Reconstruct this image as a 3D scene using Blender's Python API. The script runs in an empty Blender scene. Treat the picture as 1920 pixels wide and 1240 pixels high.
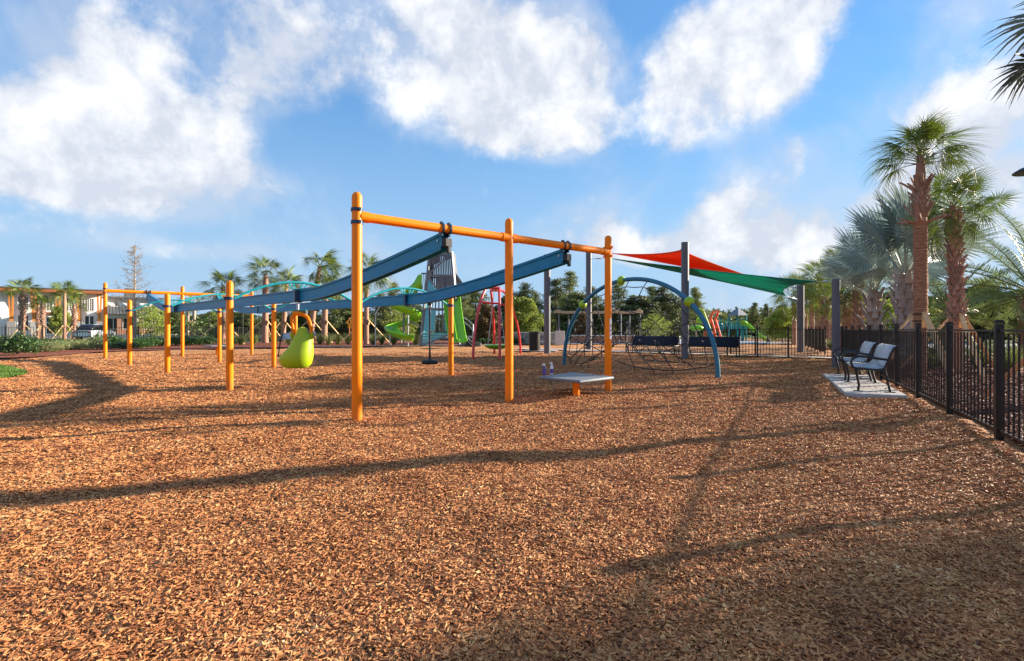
import bpy, bmesh, math, random
import numpy as np
from mathutils import Vector, Matrix, Euler
R = math.radians
PI = math.pi
scene = bpy.context.scene
C = scene.collection

# ------------------------------------------------------------------ camera
EYE = 1.22
cam_d = bpy.data.cameras.new('camera')
cam = bpy.data.objects.new('camera', cam_d)
C.objects.link(cam)
cam.location = (0, 0, EYE)
cam.rotation_euler = (R(90), 0, 0)
cam_d.sensor_width = 36
cam_d.lens = 36 * 1000 / 1920
cam_d.shift_y = -0.002
cam_d.clip_end = 2000
cam_d.clip_start = 0.05
scene.camera = cam

# ------------------------------------------------------------------ light
SUN_AZ, SUN_EL = 70.5, 17.2        # azimuth clockwise from +Y
sun_d = bpy.data.lights.new('sun', 'SUN')
sun_d.energy = 5.0
sun_d.angle = R(0.7)
sun_d.color = (1.0, 0.87, 0.70)
sun = bpy.data.objects.new('sun', sun_d)
C.objects.link(sun)
sdir = Vector((math.sin(R(SUN_AZ)) * math.cos(R(SUN_EL)), math.cos(R(SUN_AZ)) * math.cos(R(SUN_EL)), math.sin(R(SUN_EL))))
sun.rotation_euler = sdir.to_track_quat('Z', 'Y').to_euler()
sun.location = sdir * 60

scene.view_settings.view_transform = 'Standard'
scene.view_settings.look = 'None'
scene.view_settings.gamma = 1
scene.view_settings.use_curve_mapping = False
scene.view_settings.exposure = 1.55

# ------------------------------------------------------------------ sky
world = bpy.data.worlds.new('World')
scene.world = world
world.use_nodes = True
wt = world.node_tree
wn, wl = wt.nodes, wt.links
wn.clear()
def wm(op, a, b=None, c=None, clamp=False):
    n = wn.new('ShaderNodeMath'); n.operation = op; n.use_clamp = clamp
    for i, v in enumerate((a, b, c)):
        if v is None: continue
        if isinstance(v, (int, float)): n.inputs[i].default_value = v
        else: wl.new(v, n.inputs[i])
    return n.outputs[0]
def wmap(v, a, b, c=0.0, d=1.0, kind='SMOOTHSTEP'):
    n = wn.new('ShaderNodeMapRange'); n.interpolation_type = kind
    wl.new(v, n.inputs['Value'])
    n.inputs['From Min'].default_value = a; n.inputs['From Max'].default_value = b
    n.inputs['To Min'].default_value = c; n.inputs['To Max'].default_value = d
    return n.outputs['Result']
tc = wn.new('ShaderNodeTexCoord')
DIR = tc.outputs['Generated']
sky = wn.new('ShaderNodeTexSky')
sky.sky_type = 'NISHITA'; sky.sun_disc = False
sky.sun_elevation = R(SUN_EL); sky.sun_rotation = R(SUN_AZ)
sky.altitude = 10; sky.air_density = 1.3; sky.dust_density = 0.4; sky.ozone_density = 2.5
def wnoise(scale, detail, rough, vec=DIR, dist=0.0, ntype='FBM'):
    n = wn.new('ShaderNodeTexNoise'); n.noise_dimensions = '3D'
    n.inputs['Scale'].default_value = scale; n.inputs['Detail'].default_value = detail
    n.inputs['Roughness'].default_value = rough; n.inputs['Distortion'].default_value = dist
    wl.new(vec, n.inputs['Vector'])
    return n
# clouds sit on directions (azimuth, elevation as tangents seen from the playground)
warp = wnoise(2.6, 4, 0.55)
wsub = wn.new('ShaderNodeVectorMath'); wsub.operation = 'SUBTRACT'; wl.new(warp.outputs['Color'], wsub.inputs[0]); wsub.inputs[1].default_value = (0.5, 0.5, 0.5)
wscl = wn.new('ShaderNodeVectorMath'); wscl.operation = 'SCALE'; wl.new(wsub.outputs[0], wscl.inputs[0]); wscl.inputs['Scale'].default_value = 0.11
wadd = wn.new('ShaderNodeVectorMath'); wadd.operation = 'ADD'; wl.new(DIR, wadd.inputs[0]); wl.new(wscl.outputs[0], wadd.inputs[1])
WDIR = wadd.outputs[0]
BLOBS = [  # x, y in the picture, half width, half height, weight
 (300, 230, 110, 85, 1.1), (250, 310, 170, 60, 1.1), (90, 270, 110, 60, .9), (120, 340, 130, 40, .8), (380, 280, 70, 70, .8), (70, 100, 70, 30, .6), (180, 50, 120, 50, .8), (130, 150, 110, 32, .6), (15, 190, 50, 30, .5),
 (300, 75, 80, 55, .8), (430, 45, 95, 65, 1.3), (540, 60, 95, 75, 1.6), (590, 140, 40, 40, .7), (480, 130, 90, 40, .8), (500, 335, 60, 22, .6), (210, 375, 120, 22, .5),
 (770, 50, 80, 75, .9), (840, 30, 60, 50, .9), (730, 150, 50, 60, .7), (880, 110, 90, 65, 1.0), (860, 200, 90, 45, 1.1), (1010, 150, 110, 75, 1.5), (1080, 130, 55, 60, 1.1), (1060, 240, 80, 40, 1.1), (940, 220, 90, 40, 1.0),
 (1370, 95, 95, 70, 1.6), (1300, 150, 70, 55, 1.3), (1260, 220, 60, 50, 1.0), (1420, 170, 65, 60, 1.4), (1480, 25, 60, 40, .9), (1320, 60, 50, 30, .8), (1320, 225, 70, 30, .6),
 (1860, 70, 110, 90, .8), (1740, 190, 100, 40, .7), (1850, 210, 110, 60, .8), (1900, 280, 90, 50, .6), (1860, 430, 150, 80, 1.1), (1640, 410, 100, 35, .7), (1690, 330, 60, 24, .4),
 (1090, 410, 70, 32, 1.0), (1160, 455, 110, 25, .9), (1350, 430, 70, 40, 1.1), (1290, 465, 110, 22, .8), (1560, 455, 130, 45, .9), (1530, 285, 60, 24, .55),
 (1420, 370, 60, 28, .45), (0, 300, 25, 28, .7), (900, 500, 60, 18, .4), (150, 440, 200, 22, .5), (60, 200, 110, 40, .6), (440, 190, 60, 50, .5), (330, 150, 60, 40, .6), (420, 470, 150, 16, .3), (1780, 330, 160, 60, .5), (1460, 330, 90, 40, .35), (1180, 350, 80, 20, .25), (1440, 470, 60, 30, .7)]
acc = None
for (bx_, by_, hw, hh, wgt) in BLOBS:
    u, v = (bx_ - 960) / 1000, (616 - by_) / 1000
    c = Vector((u, 1, v)); n2 = c.length; c = c.normalized()
    sub = wn.new('ShaderNodeVectorMath'); sub.operation = 'SUBTRACT'; wl.new(WDIR, sub.inputs[0]); sub.inputs[1].default_value = c
    mul = wn.new('ShaderNodeVectorMath'); mul.operation = 'MULTIPLY'; wl.new(sub.outputs[0], mul.inputs[0])
    kx, kz = 1000 * n2 ** 1.25 / hw, 1000 * n2 / hh
    mul.inputs[1].default_value = (kx, min(kx, kz) * 0.7, kz)
    ln = wn.new('ShaderNodeVectorMath'); ln.operation = 'LENGTH'; wl.new(mul.outputs[0], ln.inputs[0])
    f = wmap(ln.outputs['Value'], 0.2, 2.1, wgt, 0.0)
    acc = f if acc is None else wm('ADD', acc, f)
big = wnoise(2.1, 3, 0.5)                       # cloud field that carries on all round
sep = wn.new('ShaderNodeSeparateXYZ'); wl.new(DIR, sep.inputs[0])
behind = wmap(sep.outputs['Y'], 0.15, 0.75, 1.0, 0.0)
field = wm('ADD', acc, wm('MULTIPLY', behind, wmap(big.outputs['Fac'], 0.42, 0.7, 0.0, 1.4)))
field = wm('MULTIPLY', wm('DIVIDE', field, wm('ADD', 1.0, wm('MULTIPLY', field, 0.55))), 1.45)
billow = wnoise(3.6, 3, 0.5)
fine = wnoise(8.0, 11, 0.62, dist=0.15)
fine2 = wnoise(21.0, 8, 0.62)
dens = wm('ADD', field, wm('MULTIPLY', wm('SUBTRACT', fine.outputs['Fac'], 0.5), 2.4))
dens = wm('ADD', dens, wm('MULTIPLY', wm('SUBTRACT', billow.outputs['Fac'], 0.5), 2.6))
dens = wm('ADD', dens, wm('MULTIPLY', wm('SUBTRACT', fine2.outputs['Fac'], 0.5), 1.0))
veil = wnoise(3.2, 8, 0.62, dist=0.4)
vd = wm('ADD', wmap(field, 0.0, 0.9, 0.20, 0.62), wm('MULTIPLY', wm('SUBTRACT', veil.outputs['Fac'], 0.5), 2.6))
alpha = wm('MAXIMUM', wm('MULTIPLY', wmap(dens, 0.42, 1.40), 0.97), wm('MULTIPLY', wmap(vd, 0.10, 1.1), 0.66))
# sunlit side of the billows: density sampled a little way towards the sun
off = wn.new('ShaderNodeVectorMath'); off.operation = 'ADD'; wl.new(DIR, off.inputs[0]); off.inputs[1].default_value = sdir * 0.035 + Vector((0, 0, 0.03))
fsun = wnoise(7.0, 7, 0.58, vec=off.outputs[0], dist=0.2)
relief = wm('SUBTRACT', fine.outputs['Fac'], fsun.outputs['Fac'])
lit = wm('ADD', wm('MULTIPLY', relief, 3.4), wmap(dens, 0.8, 2.9, 0.08, 1.0), clamp=True)
ccol = wn.new('ShaderNodeMix'); ccol.data_type = 'RGBA'
ccol.inputs['A'].default_value = (3.15, 3.4, 3.9, 1); ccol.inputs['B'].default_value = (4.8, 4.85, 4.95, 1)
wl.new(lit, ccol.inputs['Factor'])
tint = wn.new('ShaderNodeMix'); tint.data_type = 'RGBA'; tint.blend_type = 'MULTIPLY'; tint.inputs['Factor'].default_value = 1
wl.new(sky.outputs[0], tint.inputs['A']); tint.inputs['B'].default_value = (0.50, 0.92, 1.26, 1)
# milky air low over the horizon, the same all round
zen = wn.new('ShaderNodeMix'); zen.data_type = 'RGBA'; zen.inputs['Factor'].default_value = 0.55
wl.new(tint.outputs['Result'], zen.inputs['A']); zen.inputs['B'].default_value = (0.80, 1.66, 3.15, 1)
hz = wn.new('ShaderNodeMix'); hz.data_type = 'RGBA'
wl.new(wmap(sep.outputs['Z'], -0.02, 0.45, 0.92, 0.0), hz.inputs['Factor'])
wl.new(zen.outputs['Result'], hz.inputs['A']); hz.inputs['B'].default_value = (2.05, 2.95, 4.1, 1)
mx = wn.new('ShaderNodeMix'); mx.data_type = 'RGBA'
wl.new(alpha, mx.inputs['Factor']); wl.new(hz.outputs['Result'], mx.inputs['A']); wl.new(ccol.outputs['Result'], mx.inputs['B'])
bg = wn.new('ShaderNodeBackground'); bg.inputs['Strength'].default_value = 0.076
wl.new(mx.outputs['Result'], bg.inputs['Color'])
wo = wn.new('ShaderNodeOutputWorld'); wl.new(bg.outputs[0], wo.inputs['Surface'])

# ------------------------------------------------------------------ materials
def new_mat(name):
    m = bpy.data.materials.new(name); m.use_nodes = True
    nt = m.node_tree; nt.nodes.clear()
    o = nt.nodes.new('ShaderNodeOutputMaterial'); b = nt.nodes.new('ShaderNodeBsdfPrincipled')
    nt.links.new(b.outputs[0], o.inputs['Surface'])
    return m, nt, b
def ramp(nt, fac, stops):
    r = nt.nodes.new('ShaderNodeValToRGB')
    e = r.color_ramp.elements
    while len(e) < len(stops): e.new(0.5)
    for k, (p, c) in enumerate(stops):
        e[k].position = p; e[k].color = (*c, 1)
    nt.links.new(fac, r.inputs[0])
    return r.outputs[0]
def noise(nt, scale, detail=4, rough=0.55, vec=None, stretch=None):
    n = nt.nodes.new('ShaderNodeTexNoise'); n.inputs['Scale'].default_value = scale
    n.inputs['Detail'].default_value = detail; n.inputs['Roughness'].default_value = rough
    if vec is None:
        g = nt.nodes.new('ShaderNodeTexCoord'); vec = g.outputs['Object']
    if stretch:
        mp = nt.nodes.new('ShaderNodeMapping'); mp.inputs['Scale'].default_value = stretch
        nt.links.new(vec, mp.inputs[0]); vec = mp.outputs[0]
    nt.links.new(vec, n.inputs['Vector'])
    return n.outputs['Fac']
def bump(nt, b, h, strength, dist):
    n = nt.nodes.new('ShaderNodeBump'); n.inputs['Strength'].default_value = strength; n.inputs['Distance'].default_value = dist
    nt.links.new(h, n.inputs['Height']); nt.links.new(n.outputs[0], b.inputs['Normal'])
def mat(name, col, rough=0.5, metal=0.0, var=0.15, scale=6.0, bmp=0.0, bscale=60.0, stretch=None, coat=0.0, trans=0.0, objvar=0.0, spec=None):
    m, nt, b = new_mat(name)
    lo = tuple(max(0, c * (1 - var)) for c in col); hi = tuple(min(1, c * (1 + var)) for c in col)
    f = noise(nt, scale, 5, 0.6, stretch=stretch)
    c = ramp(nt, f, [(0.3, lo), (0.7, hi)])
    if objvar:
        oi = nt.nodes.new('ShaderNodeObjectInfo')
        hs = nt.nodes.new('ShaderNodeHueSaturation')
        mr = nt.nodes.new('ShaderNodeMapRange'); nt.links.new(oi.outputs['Random'], mr.inputs[0])
        mr.inputs['To Min'].default_value = 1 - objvar; mr.inputs['To Max'].default_value = 1 + objvar
        nt.links.new(mr.outputs[0], hs.inputs['Value']); nt.links.new(c, hs.inputs['Color']); c = hs.outputs[0]
    nt.links.new(c, b.inputs['Base Color'])
    b.inputs['Metallic'].default_value = metal
    mr = nt.nodes.new('ShaderNodeMapRange'); nt.links.new(f, mr.inputs[0])
    mr.inputs['To Min'].default_value = max(0.02, rough - 0.1); mr.inputs['To Max'].default_value = min(1, rough + 0.12)
    nt.links.new(mr.outputs[0], b.inputs['Roughness'])
    if coat: b.inputs['Coat Weight'].default_value = coat; b.inputs['Coat Roughness'].default_value = 0.12
    if spec is not None: b.inputs['Specular IOR Level'].default_value = spec
    if bmp: bump(nt, b, noise(nt, bscale, 3, 0.6, stretch=stretch), bmp, 0.01)
    if trans:
        o = [n for n in nt.nodes if n.type == 'OUTPUT_MATERIAL'][0]
        t = nt.nodes.new('ShaderNodeBsdfTranslucent'); nt.links.new(c, t.inputs['Color'])
        ms = nt.nodes.new('ShaderNodeMixShader'); ms.inputs[0].default_value = trans
        nt.links.new(b.outputs[0], ms.inputs[1]); nt.links.new(t.outputs[0], ms.inputs[2]); nt.links.new(ms.outputs[0], o.inputs['Surface'])
    return m
M = {}
M['orange'] = mat('orange_powder_coat', (0.95, 0.225, 0.001), 0.45, 0, 0.04, 5, 0.04, 240, spec=.2)
M['blue'] = mat('blue_powder_coat', (0.008, 0.185, 0.35), 0.42, 0, 0.12, 4, 0.05, 150, spec=.35)
M['archblue'] = mat('arch_blue_paint', (0.012, 0.135, 0.22), 0.4, 0, 0.12, 4, 0.05, 150)
M['clampblue'] = mat('dark_blue_clamp', (0.012, 0.045, 0.09), 0.35, 0.2, 0.15)
M['teal'] = mat('teal_powder_coat', (0.01, 0.30, 0.34), 0.35, 0, 0.08, 5, coat=0.2)
M['lightteal'] = mat('pale_teal_panel', (0.10, 0.42, 0.50), 0.45, 0, 0.1)
M['red'] = mat('red_powder_coat', (0.65, 0.035, 0.04), 0.35, 0, 0.1, 5, coat=0.2)
M['redorange'] = mat('red_orange_paint', (0.75, 0.07, 0.015), 0.4, 0, 0.1)
M['lime'] = mat('lime_moulded_plastic', (0.36, 0.50, 0.006), 0.42, 0, 0.06, 3, 0.06, 300)
M['slide'] = mat('green_slide_plastic', (0.20, 0.50, 0.012), 0.3, 0, 0.08, 3)
M['black'] = mat('black_powder_coat', (0.012, 0.010, 0.009), 0.42, 0.1, 0.3, 12, 0.05, 200)
M['fence'] = mat('bronze_black_aluminium', (0.018, 0.013, 0.011), 0.4, 0.2, 0.3, 8, 0.04, 200, objvar=0.15)
M['rope'] = mat('black_rope', (0.015, 0.015, 0.017), 0.8, 0, 0.3, 60, 0.4, 300)
M['rubber'] = mat('black_rubber', (0.012, 0.012, 0.014), 0.65, 0, 0.3, 20)
M['steel'] = mat('galvanised_steel', (0.42, 0.43, 0.45), 0.35, 0.7, 0.12, 9)
M['greymetal'] = mat('grey_painted_steel', (0.15, 0.16, 0.18), 0.45, 0.1, 0.12)
M['slat'] = mat('grey_recycled_slat', (0.10, 0.10, 0.11), 0.6, 0, 0.2, 4, objvar=0.2)
M['column'] = mat('mauve_grey_column_paint', (0.105, 0.103, 0.115), 0.5, 0, 0.12, 2.5, 0.03, 120)
M['silver'] = mat('silver_slat_metal', (0.50, 0.52, 0.56), 0.38, 0.45, 0.1, 10)
M['concrete'] = mat('concrete', (0.42, 0.40, 0.38), 0.85, 0, 0.15, 3, 0.2, 60)
M['asphalt'] = mat('asphalt', (0.10, 0.10, 0.105), 0.8, 0, 0.2, 3, 0.2, 80)
M['palepave'] = mat('pale_paving', (0.40, 0.40, 0.42), 0.8, 0, 0.12, 1, 0.1, 30)
M['kerb'] = mat('kerb_concrete', (0.55, 0.53, 0.49), 0.8, 0, 0.1, 2)
M['wall'] = mat('white_stucco', (0.78, 0.77, 0.74), 0.85, 0, 0.05, 1.5, 0.1, 60)
M['window_white'] = mat('white_window_frame', (0.75, 0.75, 0.74), 0.5, 0, 0.05)
M['glass'] = mat('dark_window_glass', (0.012, 0.018, 0.02), 0.08, 0, 0.3, 1)
M['timber'] = mat('orange_stained_timber', (0.62, 0.22, 0.035), 0.6, 0, 0.2, 2, 0.2, 30, stretch=(6, 6, 0.8))
M['soffit'] = mat('brown_timber_soffit', (0.32, 0.10, 0.035), 0.65, 0, 0.2, 2)
M['roofgrey'] = mat('grey_metal_roof', (0.16, 0.165, 0.17), 0.45, 0.3, 0.15, 2)
M['stone'] = mat('grey_stone_blocks', (0.27, 0.26, 0.25), 0.85, 0, 0.3, 5, 0.4, 12, objvar=0.3)
M['brick'] = mat('brown_brick', (0.30, 0.15, 0.10), 0.85, 0, 0.3, 8, 0.3, 20)
M['lumber'] = mat('new_pine_lumber', (0.66, 0.42, 0.20), 0.7, 0, 0.2, 4, 0.15, 30, stretch=(5, 5, 0.6), objvar=0.12)
M['lumber_red'] = mat('reddish_lumber', (0.50, 0.17, 0.05), 0.7, 0, 0.2, 4, 0.15, 30, objvar=0.1)
M['strap'] = mat('dark_metal_strap', (0.03, 0.025, 0.022), 0.5, 0.5, 0.2)
M['boot'] = mat('palm_leaf_base', (0.36, 0.21, 0.15), 0.85, 0, 0.4, 14, 0.6, 40, stretch=(3, 3, 0.7), objvar=0.25)
M['bootgrey'] = mat('grey_palm_leaf_base', (0.42, 0.33, 0.29), 0.85, 0, 0.4, 10, 0.6, 30, stretch=(3, 3, 0.7), objvar=0.3)
M['trunk'] = mat('palm_trunk_fibre', (0.38, 0.21, 0.14), 0.9, 0, 0.45, 22, 0.9, 50, stretch=(1, 1, 3))
M['palefrond'] = mat('palm_frond_green', (0.13, 0.18, 0.018), 0.5, 0, 0.35, 4, objvar=0.35, trans=0.25)
M['petiole'] = mat('palm_petiole', (0.16, 0.19, 0.05), 0.5, 0, 0.2)
M['silverfrond'] = mat('silver_palm_frond', (0.30, 0.38, 0.34), 0.5, 0, 0.2, 4, objvar=0.2, trans=0.18)
M['shadefrond'] = mat('shade_toned_frond', (0.085, 0.105, 0.085), 0.5, 0, 0.25, 4, objvar=0.2, trans=0.06)  # fan fronds in a darker colour, standing in for their shaded underside
M['silverpetiole'] = mat('silver_palm_petiole', (0.36, 0.38, 0.30), 0.55, 0, 0.2)
M['featherfrond'] = mat('date_palm_frond', (0.15, 0.20, 0.07), 0.5, 0, 0.3, 4, objvar=0.25, trans=0.25)
M['deadfrond'] = mat('dry_palm_frond', (0.36, 0.19, 0.08), 0.8, 0, 0.35, 6)
M['bark'] = mat('tree_bark', (0.16, 0.11, 0.085), 0.9, 0, 0.35, 12, 0.7, 40, stretch=(1, 1, 0.4))
M['palebark'] = mat('pale_tree_bark', (0.36, 0.29, 0.23), 0.9, 0, 0.3, 12, 0.4, 40)
M['pine'] = mat('pine_needles', (0.17, 0.195, 0.055), 0.65, 0, 0.45, 1.3, objvar=0.3, trans=0.22)
M['pinedark'] = mat('dark_foliage', (0.12, 0.145, 0.045), 0.65, 0, 0.45, 1.3, objvar=0.3, trans=0.2)
M['springleaf'] = mat('fresh_spring_foliage', (0.30, 0.36, 0.06), 0.6, 0, 0.3, 1.5, objvar=0.2, trans=0.35)
M['broadleaf'] = mat('broadleaf_foliage', (0.11, 0.15, 0.04), 0.55, 0, 0.4, 1.5, objvar=0.25, trans=0.25)
M['rustleaf'] = mat('mixed_rusty_foliage', (0.13, 0.085, 0.03), 0.6, 0, 0.6, 6, objvar=0.2, trans=0.2)
M['shrub'] = mat('green_shrub_leaves', (0.045, 0.105, 0.018), 0.45, 0, 0.4, 6, objvar=0.2, trans=0.2)
M['variegated'] = mat('variegated_shrub_leaves', (0.25, 0.28, 0.11), 0.5, 0, 0.65, 14, objvar=0.2, trans=0.25)
M['twig'] = mat('bare_twigs', (0.26, 0.19, 0.12), 0.85, 0, 0.25, 8)
M['bud'] = mat('opening_buds', (0.32, 0.22, 0.10), 0.7, 0, 0.35, 8, trans=0.3)
M['grassblade'] = mat('ornamental_grass', (0.17, 0.20, 0.06), 0.6, 0, 0.35, 5, objvar=0.25, trans=0.3)
M['sail_red'] = mat('red_orange_shade_cloth', (0.88, 0.11, 0.01), 0.8, 0, 0.05, 2, 0.1, 200, trans=0.4)
M['sail_green'] = mat('green_shade_cloth', (0.015, 0.40, 0.30), 0.8, 0, 0.06, 2, 0.1, 200, trans=0.6)
M['sail_tan'] = mat('tan_shade_cloth', (0.62, 0.47, 0.32), 0.8, 0, 0.06, 2, trans=0.3)
M['carwhite'] = mat('white_car_paint', (0.62, 0.65, 0.70), 0.25, 0.1, 0.03, coat=0.6)
M['cardark'] = mat('dark_car_glass', (0.010, 0.012, 0.018), 0.1, 0, 0.1)
M['white'] = mat('white_plastic', (0.75, 0.75, 0.74), 0.4, 0, 0.05)
M['navy'] = mat('navy_plastic', (0.02, 0.04, 0.22), 0.35, 0, 0.1)
M['violet'] = mat('violet_label', (0.10, 0.06, 0.28), 0.5, 0, 0.1)
M['yellow'] = mat('yellow_sign_sheet', (0.80, 0.40, 0.01), 0.5, 0, 0.05)
M['darkblue'] = mat('dark_blue_bench_coat', (0.018, 0.028, 0.06), 0.45, 0.1, 0.2, 8)
M['platform'] = mat('grey_rubber_coated_deck', (0.135, 0.15, 0.17), 0.55, 0, 0.12, 30, 0.3, 160)

# posts: the same paint with soil and rain splash near the ground and faint scuffs
def post_mat():
    m, nt, b = new_mat('orange_post_paint')
    g = nt.nodes.new('ShaderNodeTexCoord'); sx = nt.nodes.new('ShaderNodeSeparateXYZ'); nt.links.new(g.outputs['Object'], sx.inputs[0])
    n1 = noise(nt, 9, 6, .7, g.outputs['Object']); n2 = noise(nt, 38, 5, .75, g.outputs['Object'], (1, 1, .25))
    h_ = nt.nodes.new('ShaderNodeMapRange'); nt.links.new(sx.outputs['Z'], h_.inputs[0]); h_.inputs['From Min'].default_value = .0; h_.inputs['From Max'].default_value = .34; h_.inputs['To Min'].default_value = .75; h_.inputs['To Max'].default_value = 0
    mu = nt.nodes.new('ShaderNodeMath'); mu.operation = 'MULTIPLY'; nt.links.new(h_.outputs[0], mu.inputs[0]); nt.links.new(n1, mu.inputs[1])
    sc = nt.nodes.new('ShaderNodeMapRange'); nt.links.new(n2, sc.inputs[0]); sc.inputs['From Min'].default_value = .66; sc.inputs['From Max'].default_value = .74; sc.inputs['To Max'].default_value = .35
    ad = nt.nodes.new('ShaderNodeMath'); ad.operation = 'ADD'; ad.use_clamp = True; nt.links.new(mu.outputs[0], ad.inputs[0]); nt.links.new(sc.outputs[0], ad.inputs[1])
    mx_ = nt.nodes.new('ShaderNodeMix'); mx_.data_type = 'RGBA'; nt.links.new(ad.outputs[0], mx_.inputs['Factor']); mx_.inputs['A'].default_value = (.95, .225, .001, 1); mx_.inputs['B'].default_value = (.34, .13, .05, 1)
    nt.links.new(mx_.outputs['Result'], b.inputs['Base Color']); b.inputs['Roughness'].default_value = .42; b.inputs['Specular IOR Level'].default_value = .22
    return m
M['post'] = post_mat()
# perforated sheet metal of the bench seats: dark holes set in a lattice
def perforated(name, col):
    m, nt, b = new_mat(name)
    g = nt.nodes.new('ShaderNodeTexCoord')
    mp = nt.nodes.new('ShaderNodeMapping'); mp.inputs['Scale'].default_value = (42, 42, 42); mp.inputs['Rotation'].default_value = (0, 0, R(45))
    nt.links.new(g.outputs['UV'], mp.inputs[0])
    v = nt.nodes.new('ShaderNodeTexVoronoi'); v.inputs['Scale'].default_value = 1; v.inputs['Randomness'].default_value = 0.0
    nt.links.new(mp.outputs[0], v.inputs['Vector'])
    f = ramp(nt, v.outputs['Distance'], [(0.30, (0.03, 0.03, 0.035)), (0.36, col)])
    dark = col[0] < .1
    nt.links.new(f, b.inputs['Base Color']); b.inputs['Metallic'].default_value = 0 if dark else 0.35; b.inputs['Roughness'].default_value = 0.65 if dark else 0.4; b.inputs['Specular IOR Level'].default_value = .2 if dark else .5
    return m
M['perf'] = perforated('perforated_silver_sheet', (0.62, 0.63, 0.65))
M['perfdark'] = perforated('perforated_blue_black_sheet', (0.014, 0.019, 0.042))

# ground materials
def ground_mat(name, stops, scale, bstr=1.0, bdist=0.03, patch=None, cell=True):
    m, nt, b = new_mat(name)
    g = nt.nodes.new('ShaderNodeTexCoord'); V = g.outputs['Object']
    wv = nt.nodes.new('ShaderNodeTexNoise'); wv.inputs['Scale'].default_value = scale * 0.35; nt.links.new(V, wv.inputs['Vector'])
    ad = nt.nodes.new('ShaderNodeVectorMath'); ad.operation = 'MULTIPLY_ADD'
    nt.links.new(wv.outputs['Color'], ad.inputs[0]); ad.inputs[1].default_value = (2.2 / scale,) * 3; nt.links.new(V, ad.inputs[2])
    vo = nt.nodes.new('ShaderNodeTexVoronoi'); vo.inputs['Scale'].default_value = scale; nt.links.new(ad.outputs[0], vo.inputs['Vector'])
    wn_ = nt.nodes.new('ShaderNodeTexWhiteNoise'); nt.links.new(vo.outputs['Color'], wn_.inputs['Vector'])
    mixf = nt.nodes.new('ShaderNodeMath'); mixf.operation = 'MULTIPLY_ADD'
    nt.links.new(noise(nt, 0.9, 5, 0.6, V), mixf.inputs[0]); mixf.inputs[1].default_value = 0.55
    sc = nt.nodes.new('ShaderNodeMath'); sc.operation = 'MULTIPLY'; nt.links.new(wn_.outputs['Value'] if cell else noise(nt, scale, 4, 0.7, V), sc.inputs[0]); sc.inputs[1].default_value = 0.75
    nt.links.new(sc.outputs[0], mixf.inputs[2])
    sb = nt.nodes.new('ShaderNodeMath'); sb.operation = 'SUBTRACT'; nt.links.new(mixf.outputs[0], sb.inputs[0]); sb.inputs[1].default_value = 0.15
    nt.links.new(ramp(nt, sb.outputs[0], stops), b.inputs['Base Color'])
    b.inputs['Roughness'].default_value = 0.85; b.inputs['Specular IOR Level'].default_value = 0.25
    hh = nt.nodes.new('ShaderNodeMath'); hh.operation = 'ADD'
    nt.links.new(wn_.outputs['Value'], hh.inputs[0]); nt.links.new(noise(nt, scale * 1.6, 3, 0.7, V), hh.inputs[1])
    bump(nt, b, hh.outputs[0], bstr, bdist)
    return m
CHIP = [(0.0, (0.085, 0.032, 0.017)), (0.22, (0.22, 0.082, 0.033)), (0.45, (0.41, 0.162, 0.060)), (0.68, (0.54, 0.252, 0.094)), (0.9, (0.70, 0.41, 0.19))]
M['mulch'] = ground_mat('wood_chip_mulch', CHIP, 42, 1.0, 0.02)
M['redmulch'] = ground_mat('red_brown_bark_mulch', [(0.0, (0.05, 0.014, 0.008)), (0.35, (0.17, 0.042, 0.02)), (0.65, (0.28, 0.08, 0.04)), (0.95, (0.42, 0.19, 0.12))], 30, 1.0, 0.03)
M['lawn'] = ground_mat('lawn_grass', [(0.0, (0.04, 0.075, 0.012)), (0.5, (0.08, 0.13, 0.022)), (1.0, (0.16, 0.19, 0.05))], 35, 0.8, 0.03, cell=False)

def chip_mat(name, stops):
    m, nt, b = new_mat(name)
    oi = nt.nodes.new('ShaderNodeObjectInfo')
    g = nt.nodes.new('ShaderNodeNewGeometry')
    ad = nt.nodes.new('ShaderNodeMath'); ad.operation = 'MULTIPLY_ADD'
    nt.links.new(noise(nt, 1.7, 6, 0.65, g.outputs['Position']), ad.inputs[0]); ad.inputs[1].default_value = 0.85
    s = nt.nodes.new('ShaderNodeMath'); s.operation = 'MULTIPLY_ADD'; nt.links.new(oi.outputs['Random'], s.inputs[0]); s.inputs[1].default_value = 0.66; s.inputs[2].default_value = -0.24
    nt.links.new(s.outputs[0], ad.inputs[2])
    c = ramp(nt, ad.outputs[0], stops)
    gr = nt.nodes.new('ShaderNodeMix'); gr.data_type = 'RGBA'; gr.blend_type = 'MULTIPLY'
    nt.links.new(c, gr.inputs['A']); gr.inputs['Factor'].default_value = 1
    nt.links.new(ramp(nt, noise(nt, 260, 3, 0.6, g.outputs['Position']), [(0.3, (0.72, 0.66, 0.6)), (0.65, (1.1, 1.08, 1.05))]), gr.inputs['B'])
    nt.links.new(gr.outputs['Result'], b.inputs['Base Color'])
    b.inputs['Roughness'].default_value = 0.7; b.inputs['Specular IOR Level'].default_value = 0.3
    return m
M['chip'] = chip_mat('wood_chip', [(0.0, (0.075, 0.028, 0.014)), (0.16, (0.20, 0.074, 0.030)), (0.42, (0.42, 0.162, 0.058)), (0.68, (0.56, 0.258, 0.095)), (0.90, (0.70, 0.41, 0.18)), (1.0, (0.86, 0.66, 0.42))])
M['redchip'] = chip_mat('bark_chip', [(0.0, (0.03, 0.012, 0.008)), (0.4, (0.13, 0.045, 0.025)), (0.75, (0.26, 0.10, 0.06)), (0.97, (0.5, 0.3, 0.22))])

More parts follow.
